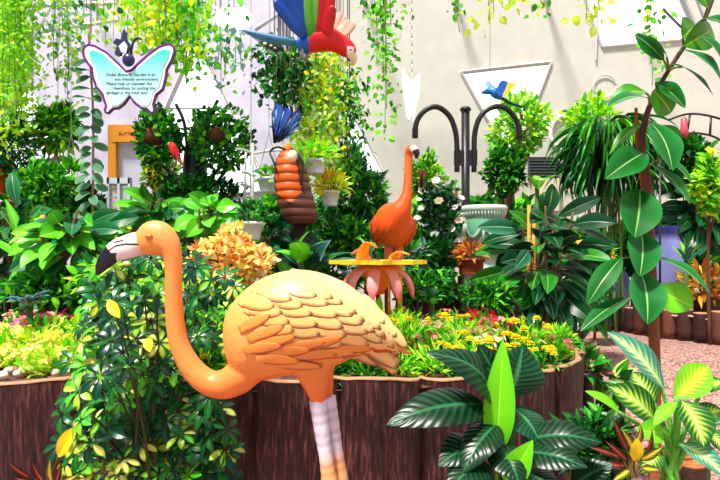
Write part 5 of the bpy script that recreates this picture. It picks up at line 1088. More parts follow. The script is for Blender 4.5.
# ------------------------------------------------------------------ rosettes and mid-ground rubber bush
def rosette(name, label, px, py, Y, n, Lpx, Wpx, cols, seed=0, up=0.7, style='plain', bow=0.16, mat=None, stem_h=None, prof='ovate', cat='plant', group=None, droop=0.5):
    """Leaves arching out from one crown at (px, py), which stands on a short stem over the ground there."""
    rng = np.random.default_rng(seed+int(px)); c = P(px, py, Y); s = Y/F; g = bz(c[0], Y); root = thing(name, label, cat, (c[0], Y, g), group); mb = MB()
    for k in range(n):
        a = 2*PI*k/n*1.0+rng.normal()*0.25; el = up*rng.uniform(0.3, 1.35); L = Lpx*s*rng.uniform(0.75, 1.15); d = np.array([math.cos(a)*math.cos(el), math.sin(a)*math.cos(el), math.sin(el)]); nh = np.array([-d[0]*math.sin(el), -d[1]*math.sin(el)-0.15, math.cos(el)+0.2]); b = c+d*L; cc = cols[rng.integers(0, len(cols))]
        big_leaf(mb, c+d*0.02, b, Wpx*s*rng.uniform(0.8, 1.15), nh, bow, style, cc, prof=prof, nl=14 if style == 'plain' else 30, rng=rng)
    mb.build('foliage', mat or M_GLOSS, root); st = MB(); tube(st, [[c[0], Y, g], c+np.array([0, 0, 0.02])], [0.025, 0.02], S(70, 100, 50), 8); st.build('stem', M_STEM, root); return root
BN = (S(20, 96, 50), S(40, 124, 76), S(110, 180, 110)); BNB = (S(110, 214, 40), S(80, 190, 40), S(180, 240, 110)); BNT = (S(34, 90, 84), S(80, 130, 130), S(120, 170, 150))
rosette('bird_nest_fern', 'large glossy broad-leaved rosette behind the flamingo\'s back, below the cocoon', 308, 278, 4.4, 18, 56, 24, [BN, BN, BNT], 1, 0.6)
r_ = rosette('broad_leaf_plant', 'bright upright lime leaf plant just above the flamingo\'s back', 301, 264, 4.15, 4, 38, 24, [BNB], 3, 1.05)
rosette('cabbage_plant', 'blue-grey ruffled leafy rosette at the rear of the flower bed near the pink flowers', 30, 306, 3.9, 13, 24, 14, [(S(70, 104, 124), S(150, 176, 190), S(190, 206, 216)), (S(50, 84, 110), S(110, 146, 170), S(160, 190, 200))], 5, 0.5, 'rib')
rosette('grey_leaf_plant', 'silvery grey-leaved plant under the left side of the yellow feeder', 352, 284, 4.3, 12, 20, 11, [(S(110, 130, 150), S(160, 180, 196), S(206, 216, 226))], 9, 0.6)
rosette('broad_leaf_plant', 'bright green spade-leaved plant under the yellow feeder\'s outer tip', 432, 305, 4.6, 11, 22, 12, [BN, BNB], 4, 0.7)
rosette('agave', 'dark upright sword-leaved plant at the photo\'s left edge behind the flower bed', 22, 262, 4.6, 13, 62, 9, [(S(26, 96, 46), S(40, 120, 60), S(90, 160, 90)), (S(14, 64, 40), S(30, 90, 60), S(70, 130, 90)), BNB], 6, 0.9, prof='strap', bow=0.1)
rosette('snake_plant', 'tall striped sword-leaved plant near the croton pot beside the path', 686, 262, 6.6, 9, 26, 7, [(S(120, 200, 60), S(30, 110, 50), S(170, 220, 100)), (S(20, 96, 80), S(40, 120, 90), S(90, 160, 120))], 7, 1.1, prof='strap', bow=0.05)
rosette('caladium', 'low pale-leaved plant spreading at the path edge behind the dumb cane', 622, 396, 3.6, 14, 24, 12, [(S(206, 226, 206), S(90, 160, 90), S(230, 244, 226)), (S(60, 140, 60), S(40, 110, 50), S(150, 200, 120))], 8, 0.5, 'dieff')
rosette('caladium', 'low green and white plant squeezed between planter end and dumb cane', 602, 424, 2.9, 12, 24, 12, [(S(90, 200, 50), S(40, 130, 40), S(160, 230, 100)), (S(206, 226, 200), S(80, 150, 80), S(230, 240, 220))], 12, 0.6, 'dieff')
rosette('caladium', 'silver-splashed low plant under the dumb cane\'s outermost leaf', 706, 428, 3.3, 12, 26, 13, [(S(216, 230, 220), S(110, 160, 120), S(240, 246, 240))], 13, 0.5, 'dieff')

def rubber_bush(name, label, px, py, Y, rx, ry, n, Lpx, Wpx, cols, seed, stakes=(), stem_px=None, droop=0.35):
    rng = np.random.default_rng(seed); s = Y/F; c = P(px, py, Y); bx = P(stem_px or px, 0, Y)[0]; g = bz(bx, Y); root = thing(name, label, 'shrub', (bx, Y, g)); mb = MB(); pt = []
    tops = [c+np.array([rng.uniform(-0.5, 0.5)*rx*s, rng.uniform(-0.2, 0.2), rng.uniform(0.1, 0.85)*ry*s]) for _ in range(5)]; base = np.array([bx, Y, g])
    stp = [smooth_path(np.array([base+rng.normal(size=3)*[0.05, 0.05, 0], (base+t)/2+rng.normal(size=3)*0.06, t]), 6) for t in tops]
    for k in range(n):
        q = stp[rng.integers(0, 5)]; a = q[rng.integers(int(len(q)*0.35), len(q))]; d = nrm(np.array([rng.normal(), rng.normal()*0.8-0.3, rng.normal()])); A = c+d*np.array([rx, rx*0.8, ry])*s*rng.uniform(0.3, 0.9); a = min((q_[i_] for q_ in stp for i_ in range(4, len(q_))), key=lambda w_: float(np.sum((w_-A)**2))); A = A*0.85+a*0.15; d = nrm(np.array([d[0], d[1]*0.8-0.1, d[2]*0.5-droop*rng.uniform(0.2, 2.0)])); L = Lpx*s*rng.uniform(0.75, 1.15)
        nh = np.array([d[0]*0.4+rng.normal()*0.3, -1.0, 0.45+rng.normal()*0.2]); big_leaf(mb, A, A+d*L, Wpx*s*rng.uniform(0.8, 1.15), nh, 0.1, 'plain', cols[rng.integers(0, len(cols))], prof='oval', nl=10, rng=rng); pt.append(([a, (a+A)/2, A], 0.007, 0.005))
    mb.build('foliage', M_GLOSS, root)
    for q in stp: pt.append((q, 0.016, 0.009))
    stems('stem', root, pt, S(120, 100, 70))
    for x, y0 in stakes: st = MB(); tube(st, [[P(x, 0, Y-0.1)[0], Y-0.1, gz(bx, Y)], P(x, y0, Y-0.1)], 0.016, S(226, 150, 60), 7); st.build('stake', M_WOOD, root)
RBD = (S(6, 64, 26), S(14, 84, 40), S(120, 180, 110)); RBM = (S(30, 120, 24), S(46, 140, 40), S(160, 210, 100)); RBK = (S(4, 48, 24), S(14, 70, 40), S(100, 160, 110)); RBS = (S(24, 100, 60), S(70, 136, 110), S(180, 220, 190))
rubber_bush('rubber_shrub', 'wide dark rubber shrub with long drooping leaves and tied orange stakes, before the urn', 544, 268, 5.4, 50, 74, 100, 42, 17, [RBD, RBD, RBM, RBK, RBD, RBM, RBS, RBK], 21, ((529, 205), (534, 215)), 536)
r_ = rosette('broad_leaf_plant', 'fresh lime top leaves rising above the wide dark rubber shrub', 537, 190, 5.5, 4, 24, 12, [BNB, BNB, RBM], 14, 1.1)
rubber_bush('broad_leaf_shrub', 'bright broad-leaved shrub whose ribbed leaves crowd before the flamingo\'s bill', 72, 246, 4.5, 44, 42, 80, 36, 18, [BNB, (S(70, 176, 36), S(60, 160, 40), S(160, 226, 90)), BN, (S(150, 220, 60), S(90, 190, 40), S(200, 240, 120))], 22, ((43, 215),), 66)
rubber_bush('broad_leaf_shrub', 'dense dark green shrub of oval leaves rising behind the sword-leaved plant', 18, 232, 5.0, 34, 44, 60, 34, 15, [BN, (S(30, 110, 40), S(40, 130, 50), S(120, 190, 90)), RBK], 23)
rubber_bush('broad_leaf_shrub', 'mid green large-leaved shrub below the louvred shutter', 156, 214, 5.6, 26, 20, 44, 30, 15, [BN, BNB, RBM], 24)
rubber_bush('broad_leaf_shrub', 'bright heart-leaved shrub between the black tree and white tapered pot', 212, 214, 5.3, 20, 14, 34, 24, 17, [BNB, (S(90, 190, 40), S(70, 170, 40), S(160, 226, 90))], 25)
rubber_bush('rubber_shrub', 'dark large-leaved shrub under the cocoon sculpture\'s foot', 268, 238, 5.2, 30, 26, 46, 34, 15, [BN, RBK, BNB, RBD], 26)
rubber_bush('broad_leaf_shrub', 'dark green broad-leaved shrub under the iron arch', 706, 208, 7.6, 30, 46, 90, 32, 14, [(S(16, 84, 36), S(20, 96, 44), S(90, 150, 80)), RBK, BN], 27)
rubber_bush('rubber_shrub', 'small low rubber shrub beside the rounded violet jar', 582, 304, 6.3, 18, 20, 30, 24, 11, [RBD, RBK, RBM], 28)

# climber with paired round leaves
def climber():
    Y = 5.0; s = Y/F; rng = np.random.default_rng(31); c = P(92, 0, Y); g = bz(c[0], Y); root = thing('leafy_climber', 'slender climbing stem with grey-green rounded leaves in pairs below the notice\'s wing', 'plant', (c[0], Y, g)); mb = MB(); pts = [[c[0], Y, g], P(92, 260, Y), P(93, 170, Y), P(93, 110, Y), P(90, 60, Y), P(88, 30, Y)]; pt = [(pts, 0.012, 0.008)]
    for y in np.arange(60, 222, 9.5):
        for sg in (-1, 1):
            a = P(92+rng.normal(), y+rng.normal()*2, Y); b = a+np.array([sg*rng.uniform(9, 15)*s, rng.normal()*0.05-0.04, -rng.uniform(4, 12)*s]); k = min(1, max(0, (y-60)/120)); cc = (lerp(S(24, 92, 40), S(84, 140, 100), k), lerp(S(50, 120, 60), S(120, 166, 140), k), S(130, 186, 130)); big_leaf(mb, a+np.array([sg*1.5*s, 0, 0]), b, 9*s, (sg*0.2, -1, 0.4), 0.06, 'plain', cc, prof='round', nl=10, rng=rng)
    mb.build('foliage', M_LEAF, root); stems('stem', root, pt, S(176, 130, 100))
climber()

# ------------------------------------------------------------------ small-leaved bushes and trees
B = bush
B('golden_shrub', 'pale golden leafed shrub between the flamingo\'s neck and back', 'shrub', 229, 264, 3.95, 48, 38, 1700, 'ovate', 0.058, 0.038, [S(252, 232, 150), S(250, 218, 124), S(246, 204, 110), S(253, 238, 166), S(222, 150, 80), S(248, 226, 110), S(240, 186, 96), S(190, 120, 60)], 0.02, seed=1, up=0.35)
B('umbrella_tree', 'young umbrella tree with a round bright green crown on a thin trunk', 'tree', 56, 128, 6.2, 22, 23, 420, 'lance', 0.16, 0.05, [G['bri'], G['bri'], G['mid'], G['lime'], G['deep']], 0.03, seed=2, stemcol=S(180, 140, 96))
B('mixed_shrub', 'feathery dark shrub at the photo\'s left edge below the hanging creeper', 'shrub', 12, 152, 6.0, 22, 40, 420, 'lance', 0.15, 0.03, [G['dark'], G['deep'], G['teal'], G['mid']], 0.02, seed=3)
B('mixed_shrub', 'bright mixed shrub below the umbrella tree\'s crown', 'shrub', 44, 186, 5.8, 34, 24, 420, 'oval', 0.12, 0.05, [G['mid'], G['bri'], G['deep']], 0.015, seed=4)
B('mixed_shrub', 'dark fine-leaved shrub beside the louvred shutter', 'shrub', 88, 206, 7.2, 20, 20, 380, 'oval', 0.12, 0.06, [G['dark'], G['mid'], G['deep']], 0.015, seed=5)
B('mixed_shrub', 'dense dark bush filling the foot of the black tree', 'shrub', 196, 199, 6.7, 54, 27, 1200, 'oval', 0.1, 0.045, [G['dark'], G['deep'], G['blk'], G['mid']], 0.03, seed=6)
B('mixed_shrub', 'yellow-flecked bush between the timber door surround and the black tree', 'shrub', 160, 172, 7.4, 20, 26, 420, 'oval', 0.1, 0.05, [G['mid'], G['yel'], G['bri'], G['deep']], 0.02, seed=7)
B('speckled_shrub', 'pale yellow speckled bush just above the flamingo\'s bill', 'shrub', 112, 226, 4.9, 18, 13, 300, 'oval', 0.07, 0.03, [S(236, 240, 150), G['lime'], G['yel'], G['mid']], 0.012, seed=8)
B('mixed_shrub', 'lush green bush under the bill behind the umbrella plant', 'shrub', 128, 282, 3.6, 48, 38, 420, 'ovate', 0.1, 0.05, [G['deep'], G['bri'], G['mid'], G['lime']], 0.02, seed=9)
B('mixed_shrub', 'dark green bush behind the golden shrub and white tapered pot', 'shrub', 238, 232, 5.9, 40, 26, 620, 'ovate', 0.13, 0.07, [G['dark'], G['deep'], G['mid']], 0.02, seed=10)
B('leafy_bush', 'tall bright bush right of the cocoon sculpture\'s brown tail', 'shrub', 352, 196, 6.7, 40, 50, 1200, 'lance', 0.15, 0.05, [G['mid'], G['bri'], G['deep'], G['dark'], G['teal']], 0.03, seed=11)
B('leafy_bush', 'green leafy bush behind the bird\'s-nest rosette', 'shrub', 346, 242, 5.6, 36, 22, 420, 'lance', 0.16, 0.055, [G['deep'], G['mid'], G['dark'], G['bri']], 0.02, seed=12)
B('leafy_bush', 'bright small-leaved bush behind the orange flamingo\'s neck', 'shrub', 424, 180, 6.8, 21, 26, 420, 'lance', 0.13, 0.04, [G['bri'], G['lime'], G['mid'], G['deep']], 0.02, seed=13)
B('flowering_shrub', 'dark small-leaved shrub dotted with white flowers around the hook post', 'shrub', 440, 220, 6.3, 23, 42, 900, 'oval', 0.075, 0.045, [G['dark'], G['deep'], G['blk'], G['mid'], G['grey']], 0.02, seed=14, flowers=([S(250, 236, 226), S(250, 226, 190)], 26, 0.05))
B('leaning_tree', 'leaning tree with bright small leaves in front of the down-pointing window', 'tree', 520, 124, 8.0, 31, 36, 720, 'oval', 0.14, 0.06, [G['bri'], G['lime'], G['mid'], G['lime'], G['pale']], 0.05, base=(1.75, 8.1), seed=15, stemcol=S(150, 110, 80))
B('leafy_bush', 'dense mid-green bush below the leaning tree, behind the rubber shrub', 'shrub', 506, 170, 7.7, 22, 30, 640, 'oval', 0.12, 0.06, [G['mid'], G['bri'], G['deep'], G['dark']], 0.03, seed=16)
B('leafy_bush', 'light airy bush on top of the weeping palm against the cream wall', 'shrub', 590, 122, 8.2, 32, 26, 420, 'oval', 0.15, 0.06, [G['bri'], G['lime'], G['lime'], G['mid']], 0.03, seed=17)
B('leafy_bush', 'lime yellow bush right of the tall rubber plant by the photo\'s edge', 'shrub', 710, 184, 6.2, 16, 32, 240, 'ovate', 0.14, 0.09, [G['lime'], G['bri'], G['lime'], G['mid']], 0.02, seed=18, flowers=([S(252, 220, 40)], 10, 0.06))
B('leafy_bush', 'deep green bush under the iron arch with fine leaves', 'shrub', 686, 158, 7.6, 24, 26, 500, 'oval', 0.13, 0.06, [G['dark'], G['deep'], G['mid']], 0.02, seed=19)
B('orchid_clump', 'low clump with yellow and orange blooms right of the rubber shrub', 'flowering plant', 594, 256, 6.2, 15, 17, 220, 'lance', 0.17, 0.05, [G['deep'], G['mid'], G['lime']], 0.015, seed=20, flowers=([S(252, 214, 60), S(250, 180, 60)], 22, 0.08))
B('leafy_bush', 'dark bush filling in behind the blue-violet jar', 'shrub', 632, 250, 8.4, 36, 30, 600, 'ovate', 0.16, 0.07, [G['dark'], G['deep'], G['mid']], 0.03, seed=21)
B('leafy_bush', 'dark ground-hugging bush behind the far stumps and croton pot', 'shrub', 690, 268, 7.6, 40, 18, 500, 'lance', 0.2, 0.05, [G['dark'], G['deep'], G['mid'], G['bri']], 0.02, seed=22)
B('leafy_bush', 'low dark leafy bush behind the flower bed under the feeder\'s outer tip', 'shrub', 424, 286, 4.95, 36, 17, 420, 'oval', 0.085, 0.045, [G['deep'], G['dark'], G['mid'], G['bri']], 0.015, seed=23)
B('leafy_bush', 'dark green bush between the rubber shrub and the flower bed', 'shrub', 488, 300, 5.0, 28, 18, 340, 'lance', 0.12, 0.035, [G['deep'], G['dark'], G['mid'], G['bri']], 0.015, seed=24)
B('leafy_bush', 'fine fresh green clump at the planter\'s far curved rim', 'shrub', 556, 342, 3.75, 22, 15, 420, 'lance', 0.06, 0.015, [G['bri'], G['mid'], G['lime']], 0.01, seed=25)
B('leafy_bush', 'bright fine-leaved bush in the bed inside the flamingo\'s neck curve', 'shrub', 212, 338, 3.2, 18, 24, 300, 'lance', 0.06, 0.018, [G['bri'], G['lime'], G['mid']], 0.01, seed=26)
B('leafy_bush', 'dark bush under the golden shrub, behind the flamingo\'s neck', 'shrub', 200, 312, 3.6, 44, 26, 420, 'ovate', 0.085, 0.045, [G['deep'], G['dark'], G['mid'], G['bri']], 0.015, seed=27)
B('leafy_bush', 'shady bush at the planter\'s rear behind the pink flowers', 'shrub', 60, 290, 4.4, 60, 16, 520, 'ovate', 0.1, 0.06, [G['deep'], G['dark'], G['mid'], G['bri']], 0.015, seed=28)
B('leafy_bush', 'shaded bush behind the orange flamingo\'s legs', 'shrub', 394, 262, 5.3, 40, 22, 520, 'lance', 0.14, 0.045, [G['dark'], G['deep'], G['mid'], G['grey']], 0.015, seed=29)
B('leafy_bush', 'dark shrub low behind the sword-leaved plant at the bed\'s rear', 'shrub', 12, 296, 5.5, 30, 26, 420, 'ovate', 0.13, 0.07, [G['dark'], G['deep'], G['mid']], 0.015, seed=31)
B('leafy_bush', 'dark tangle of leaves at the feet of the bright ribbed-leaf shrub', 'shrub', 82, 296, 5.2, 40, 26, 620, 'ovate', 0.12, 0.06, [G['dark'], G['deep'], G['mid'], G['bri']], 0.015, seed=32)
B('leafy_bush', 'dark undergrowth bush behind the umbrella plant and golden shrub', 'shrub', 152, 272, 5.4, 44, 34, 620, 'ovate', 0.13, 0.06, [G['dark'], G['deep'], G['mid'], G['blk']], 0.015, seed=33)
B('leafy_bush', 'dark undergrowth bush behind the big rosette and the feeder', 'shrub', 318, 292, 5.3, 52, 26, 620, 'lance', 0.15, 0.05, [G['dark'], G['deep'], G['mid'], G['blk']], 0.015, seed=34)
B('leafy_bush', 'mid green bush between the orange flamingo and the hook post', 'shrub', 430, 258, 5.9, 26, 30, 520, 'oval', 0.11, 0.05, [G['dark'], G['deep'], G['mid'], G['blk']], 0.015, seed=35)
B('leafy_bush', 'shadowy bush behind the wide dark rubber shrub', 'shrub', 530, 262, 6.9, 50, 40, 620, 'ovate', 0.16, 0.07, [G['dark'], G['deep'], G['blk']], 0.02, seed=36)
B('leafy_bush', 'dark low bush between the peace lily and the small croton', 'shrub', 596, 452, 2.5, 34, 34, 420, 'lance', 0.1, 0.03, [G['dark'], G['deep'], G['blk'], G['mid']], 0.012, seed=37)
# the hedge of shrubs along the foot of the back wall
hd = ((-10, 215, 42, 48), (60, 226, 44, 36), (128, 236, 44, 26), (210, 236, 46, 26), (286, 220, 40, 40), (366, 236, 42, 36), (430, 240, 34, 40), (500, 232, 44, 40), (574, 246, 40, 32), (644, 246, 38, 32), (714, 236, 44, 40))
where = ('at the photo\'s left edge', 'behind the bright ribbed-leaf shrub', 'behind the louvred shutter', 'behind the black metal tree', 'behind the cocoon sculpture', 'behind the tall bright bush', 'behind the hook post', 'behind the pale urn', 'behind the orchid clump', 'behind the blue-violet jar', 'under the iron arch')
for i, ((px, py, rx, ry), wh) in enumerate(zip(hd, where)):
    B('border_shrub', 'dense green shrub along the foot of the back wall, '+wh, 'shrub', px, py, 9.3, rx, ry, 620, 'ovate', 0.22, 0.11, [G['deep'], G['mid'], G['dark'], G['bri']] if i % 2 else [G['mid'], G['deep'], G['bri']], 0.04, seed=60+i, group='shrubs along the back wall')

# weeping palm: long arching drooping leaves
def weeping():
    Y = 7.3; s = Y/F; rng = np.random.default_rng(44); c = P(606, 150, Y); g = gz(c[0], Y); root = thing('weeping_palm', 'large weeping palm with long dark drooping strap leaves on the cream wall side', 'plant', (c[0], Y, g)); f = MB(); n = 720
    a = rng.random(n)*2*PI; rad = rng.random(n)**0.6; p = c+np.stack([np.cos(a)*rad*27*s, np.sin(a)*rad*22*s, rng.uniform(-24, 28, n)*s], 1); d = nrm(np.stack([np.cos(a), np.sin(a)-0.2, rng.uniform(-1.4, 0.1, n)], 1)); nn = nrm(np.array([0, -0.3, 1])+d*-0.2); L = rng.uniform(0.4, 0.8, n)*np.where(np.cos(a) < -0.3, 0.8, 1); cc = pick(rng, [G['dark'], G['deep'], G['mid'], G['blk'], G['deep']], n); hi = p[:, 2] > c[2]+17*s; cc[hi] = pick(rng, [G['mid'], G['deep'], G['bri']], hi.sum()); se = rng.integers(0, 3, n)
    for k, t in enumerate(T_STRAP): q = se == k; scatter(f, t, p[q], d[q], nn[q], L[q], 0.03, cc[q])
    f.build('foliage', M_GLOSS, root); st = []
    for k in range(16): st.append(([[c[0]+rng.normal()*0.08, Y+rng.normal()*0.08, g], c+np.array([rng.normal()*0.12, rng.normal()*0.1, -0.3]), p[k]], 0.018, 0.006))
    stems('stem', root, st, S(90, 120, 60))
weeping()

# ------------------------------------------------------------------ hanging creepers
ZT = 6.2
LG = [G['bri'], G['lime'], G['lime'], S(140, 214, 50)]
def strands(x0, x1, n, t, b, Y, seed, dy=0.5):
    r = np.random.default_rng(seed); return [(r.uniform(x0, x1), t, r.uniform(*b), Y+r.uniform(-dy, dy)) for _ in range(n)]
vine('hanging_creeper', 'dense curtain of bright lime creeper hanging at the photo\'s left edge', strands(-6, 26, 30, -60, (60, 150), 6.0, 1), 1, 'oval', 0.075, 0.05, LG, 0.02, ZT, puff=0.09)
vine('hanging_creeper', 'broken light creeper hanging between the lime curtain and the butterfly notice', strands(54, 76, 8, -60, (30, 100), 6.4, 2), 2, 'ovate', 0.08, 0.055, LG+[G['mid'], G['grey']], 0.03, ZT, puff=0.11)
vine('hanging_creeper', 'yellow-lime creeper hanging just behind the butterfly notice', strands(132, 168, 20, -60, (20, 58), 6.2, 3), 3, 'ovate', 0.1, 0.07, [G['lime'], G['yel'], G['lime'], G['bri']], 0.03, ZT, puff=0.12)
vine('hanging_creeper', 'green trailing creeper between the notice and the flood lamp', strands(172, 206, 15, -60, (30, 84), 6.0, 4), 4, 'ovate', 0.11, 0.075, [G['bri'], G['mid'], G['lime']], 0.04, ZT, puff=0.12)
vine('hanging_creeper', 'teal-green bushy creeper just under the flood lamp', strands(206, 240, 7, 32, (58, 76), 6.0, 5), 5, 'oval', 0.08, 0.05, [G['teal'], G['mid'], G['bri'], G['grey']], 0.02, ZT, puff=0.14)
vine('hanging_creeper', 'sparse dark trailing leaves over the notice\'s upper wing tip', strands(82, 112, 5, -60, (10, 34), 5.2, 6), 6, 'ovate', 0.1, 0.07, [G['mid'], G['deep'], G['bri']], 0.08, ZT, puff=0.12)
vine('hanging_creeper', 'dark leafy hanging plant right under the big macaw', strands(274, 300, 22, 52, (76, 106), 5.4, 7, 0.25), 7, 'oval', 0.075, 0.05, [G['dark'], G['deep'], G['blk'], G['mid']], 0.014, ZT, puff=0.1)
vine('hanging_creeper', 'yellow-lime hanging plant beside the dark one under the big macaw', strands(305, 330, 30, 50, (110, 190), 5.6, 8, 0.25), 8, 'oval', 0.075, 0.045, [G['lime'], G['yel'], G['bri'], G['pale']], 0.017, ZT, puff=0.09)
vine('hanging_creeper', 'green trailing plant hanging left of the cream wall\'s narrow window', strands(332, 352, 14, 78, (110, 170), 6.0, 9, 0.3), 9, 'lance', 0.1, 0.04, [G['mid'], G['dark'], G['bri']], 0.022, ZT, puff=0.1)
vine('hanging_creeper', 'narrow green creeper tapering down between the macaw and the white pendant', [(378, -60, 110, 5.4), (383, -60, 132, 5.4), (374, -60, 60, 5.5), (388, -60, 70, 5.3), (380, -60, 84, 5.5), (392, -60, 26, 5.4), (368, -60, 20, 5.4), (384, -60, 64, 5.3)], 10, 'ovate', 0.07, 0.05, [G['bri'], G['mid'], S(130, 210, 60)], 0.03, ZT, puff=0.07)
vine('hanging_creeper', 'thin trailing creeper ending in a hooked tip above the hook post', [(456, -60, 34, 6.0), (460, -60, 16, 6.0)], 11, 'ovate', 0.09, 0.06, [G['mid'], G['lime']], 0.11, ZT, puff=0.05)
vine('hanging_creeper', 'short yellow-green creeper at the top edge over the blue macaw', strands(486, 512, 5, -60, (6, 20), 6.5, 12), 12, 'ovate', 0.11, 0.08, [G['lime'], S(190, 214, 60)], 0.05, ZT, puff=0.12)
vine('hanging_creeper', 'tiny green creeper tips near the top edge above the window', strands(528, 548, 3, -60, (8, 16), 6.5, 13), 13, 'ovate', 0.1, 0.07, [G['lime'], G['mid']], 0.06, ZT, puff=0.08)
vine('hanging_creeper', 'pale creeper tips before the bright skylight opening', strands(574, 600, 4, -60, (8, 24), 6.5, 14), 14, 'ovate', 0.12, 0.09, [G['lime'], S(190, 226, 90)], 0.06, ZT, puff=0.12)
vine('hanging_creeper', 'sparse string of round leaves hanging behind the tall rubber plant', [(648, -60, 84, 6.5), (652, -60, 40, 6.6), (640, -60, 24, 6.6)], 15, 'round', 0.1, 0.09, [G['lime'], G['mid'], G['bri']], 0.06, ZT, puff=0.09)
vine('hanging_creeper', 'light creeper clump hanging over the timber door surround', strands(108, 130, 5, -60, (18, 60), 7.4, 16), 16, 'ovate', 0.1, 0.07, [G['lime'], G['bri'], G['pale']], 0.05, ZT, puff=0.14)

# ------------------------------------------------------------------ flower bed in the planter
def proto(name, kind, seed):
    rng = np.random.default_rng(seed); root = thing(name, 'x', 'flowering plant', (0, 0, -5)); f = MB(); o = np.array([0, 0, -5.0])
    spec = dict(marigold=(90, 0.075, 0.06, 0.016, [G['deep'], G['mid'], G['bri'], G['dark']]), begonia=(110, 0.075, 0.04, 0.026, [G['mid'], G['bri'], G['lime'], S(150, 110, 60), G['bri']]), lime=(120, 0.075, 0.05, 0.035, [G['lime'], S(206, 226, 90), G['bri'], S(226, 230, 110)]), fine=(130, 0.085, 0.07, 0.014, [G['bri'], G['mid'], G['lime']]))[kind]
    n, R, L, W, cols = spec; d = nrm(rng.normal(size=(n, 3))*[1, 1, 0.8]); d[:, 2] = np.abs(d[:, 2]); p = o+d*R*rng.uniform(0.3, 1, (n, 1))*[1.15, 1.15, 1.25]+[0, 0, 0.012]; dr = nrm(d+rng.normal(size=(n, 3))*0.4+[0, 0, 0.2]); scatter(f, T_LANCE[0] if kind in ('marigold', 'fine') else T_OVATE[0], p, dr, nrm(rng.normal(size=(n, 3))*0.4+[0, -0.5, 0.8]), L*rng.uniform(0.7, 1.2, n), W, pick(rng, cols, n)); f.build('foliage', M_LEAF, root)
    return root
def add_blooms(root, kind, cols, nb, r, seed):
    rng = np.random.default_rng(seed); b = MB(); o = np.array([0, 0, -5.0])
    for k in range(nb):
        a = rng.random()*6.28; q = rng.random()**0.5*0.075; p = o+np.array([q*math.cos(a), q*math.sin(a), 0.105+rng.uniform(-0.012, 0.03)-q*0.35]); c = pick(rng, cols, 1, 0.12)[0]
        if kind == 'marigold': pompom(b, p, r*rng.uniform(0.85, 1.15), c, rng)
        else: bloom(b, p, r*rng.uniform(0.8, 1.2), c, rng, 5)
    b.build('blossoms', M_PETAL, root); return root
YL, RD, PK, SA, LY, CRM = [S(252, 214, 20), S(255, 226, 40)], [S(226, 30, 60), S(236, 60, 90)], [S(244, 120, 150), S(232, 90, 130), S(250, 170, 180)], [S(244, 170, 130), S(236, 140, 120), S(250, 200, 160)], [S(250, 242, 140), S(246, 238, 110)], [S(252, 226, 190), S(250, 200, 170)]
PR = {}
for i, (k, kind, cols, nb, r) in enumerate((('yel', 'marigold', YL, 5, 0.026), ('red', 'begonia', RD, 26, 0.02), ('pink', 'begonia', PK, 22, 0.017), ('sal', 'begonia', SA, 20, 0.014), ('lime', 'lime', LY, 34, 0.018), ('cream', 'begonia', CRM, 22, 0.015), ('fine', 'fine', None, 0, 0), ('orange', 'marigold', [S(250, 150, 30), S(252, 190, 40)], 4, 0.025))):
    for v in range(2):
        r_ = proto({'yel': 'marigold', 'orange': 'marigold', 'fine': 'bedding_plant'}.get(k, 'begonia' if k in ('red', 'pink', 'sal', 'cream') else 'golden_bedding_plant'), kind, 70+i*3+v)
        if nb: add_blooms(r_, kind, cols, nb, r, 90+i*3+v)
        PR.setdefault(k, []).append(r_)
DESC = dict(yel=('low marigold plant with yellow pompom blooms', 'yellow marigolds'), red=('low bedding plant with red blooms', 'red bedding flowers'), pink=('low bedding plant with pink blooms', 'pink bedding flowers'), sal=('low bedding plant with salmon blooms', 'salmon bedding flowers'), lime=('low bedding plant smothered in pale yellow blooms', 'pale yellow bedding flowers'), cream=('low bedding plant with cream-pink blooms', 'cream bedding flowers'), fine=('low fresh green fine-leaved bedding plant', 'green bedding plants'), orange=('low marigold plant with orange blooms', 'orange marigolds'))
frng = np.random.default_rng(123); placed = {}
def zone(px, py):
    if px < 150:
        if py > 352: return frng.choice(['lime', 'lime', 'lime', 'fine'])
        return frng.choice(['pink', 'cream', 'sal', 'pink', 'pink']) if py < 342 else frng.choice(['lime', 'fine', 'pink', 'lime'])
    if px < 320: return frng.choice(['fine', 'sal', 'yel'])
    if py > 356: return frng.choice(['yel', 'yel', 'fine', 'yel'])
    if 470 < px < 505 and py < 345: return frng.choice(['red', 'red', 'pink'])
    if 505 <= px < 560 and py < 352: return frng.choice(['yel', 'fine', 'yel', 'sal'])
    if px < 440 and py < 330: return frng.choice(['yel', 'sal', 'fine', 'yel'])
    return frng.choice(['sal', 'fine', 'sal', 'fine', 'cream', 'yel', 'pink', 'fine'])
def place(k, x, y, sc):
    lst = PR[k]; i = placed.get(k, 0); side = 'left' if x < -0.35 else 'right'; pos = ', planter bed, flamingo\'s bill side' if x < -0.35 else ', planter bed, flamingo\'s tail side'
    lab = DESC[k][0]+pos; grp = DESC[k][1]+(' on the bill side' if x < -0.35 else ' on the tail side')
    dup(lst[i % 2], (x, y, SOIL_Z+0.005), frng.random()*6.28, sc, lab, grp); placed[k] = i+1
y = 3.02
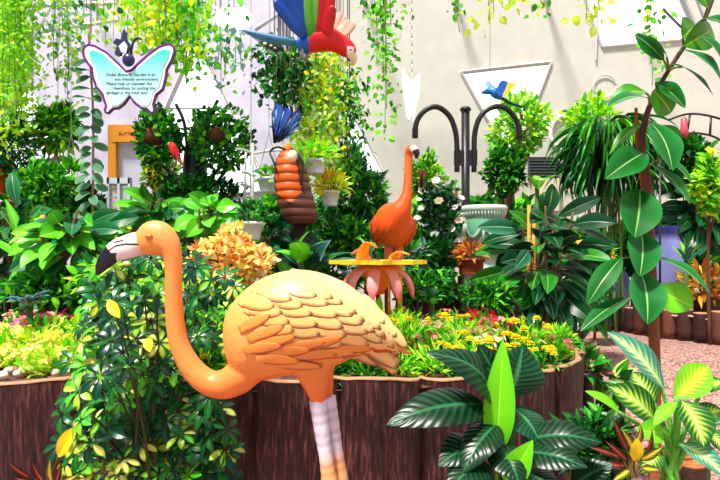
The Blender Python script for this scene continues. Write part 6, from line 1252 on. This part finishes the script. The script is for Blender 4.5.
while y < 4.9:
    step = 0.165+0.02*(y-3)
    for x in np.arange(-2.3, 1.45, step):
        xx, yy = x+frng.normal()*0.03, y+frng.normal()*0.03
        px = 360+xx*F/yy; py = CY+(H-SOIL_Z-0.06)*F/yy
        if not (in_poly(xx, yy) and in_poly(xx+0.09, yy) and in_poly(xx, yy-0.09) and in_poly(xx-0.09, yy)): continue
        if px < -14 or 98 < px < 190 or 236 < px < 322 or px > 600: continue
        if px < 100 and py > 366: continue     # pebbles lie there
        if yy > 4.3 and frng.random() < 0.45: continue
        place(str(zone(px, py)), xx, yy, frng.uniform(0.9, 1.2)*(1+(0.85 if px < 150 else 0.45)*min(max((yy-3.2)/0.9, 0), 1)))
    y += step*0.95
for lst in PR.values():
    for r_ in lst:
        for ch in list(r_.children): bpy.data.objects.remove(ch)
        bpy.data.objects.remove(r_)

# ------------------------------------------------------------------ camera, sky and sun
cam = bpy.data.cameras.new('camera'); co = bpy.data.objects.new('camera', cam); COL.objects.link(co)
co.location = (0, 0, H); co.rotation_euler = (PI/2, 0, 0); cam.sensor_width = 36; cam.lens = F/720*36; cam.shift_y = (CY-240)/720; cam.clip_end = 200
SC.camera = co
w = bpy.data.worlds.new('world'); SC.world = w; w.use_nodes = True
nt = w.node_tree; bg = nt.nodes['Background']; bg.inputs[0].default_value = (0.93, 0.96, 1, 1)
tc = nt.nodes.new('ShaderNodeTexCoord'); dp = nt.nodes.new('ShaderNodeVectorMath'); dp.operation = 'DOT_PRODUCT'; dp.inputs[1].default_value = (0, 0.97, 0.24); mr = nt.nodes.new('ShaderNodeMapRange')
mr.inputs['From Min'].default_value = 0.55; mr.inputs['From Max'].default_value = 0.95; mr.inputs['To Min'].default_value = 0.62; mr.inputs['To Max'].default_value = 2.2   # the hazy bright side of the sky lies beyond the windows
nt.links.new(tc.outputs['Generated'], dp.inputs[0]); nt.links.new(dp.outputs['Value'], mr.inputs['Value']); nt.links.new(mr.outputs['Result'], bg.inputs[1])
sl = bpy.data.lights.new('sun', 'SUN'); so_ = bpy.data.objects.new('sun', sl); COL.objects.link(so_)
sl.energy = 7.2; sl.angle = math.radians(9); sl.color = (1, 0.95, 0.86)
so_.rotation_euler = Vector((0.3, 0.38, -1)).to_track_quat('-Z', 'Y').to_euler()
vs = SC.view_settings; vs.view_transform = 'Standard'; vs.look = 'None'; vs.gamma = 1; vs.exposure = 0.15
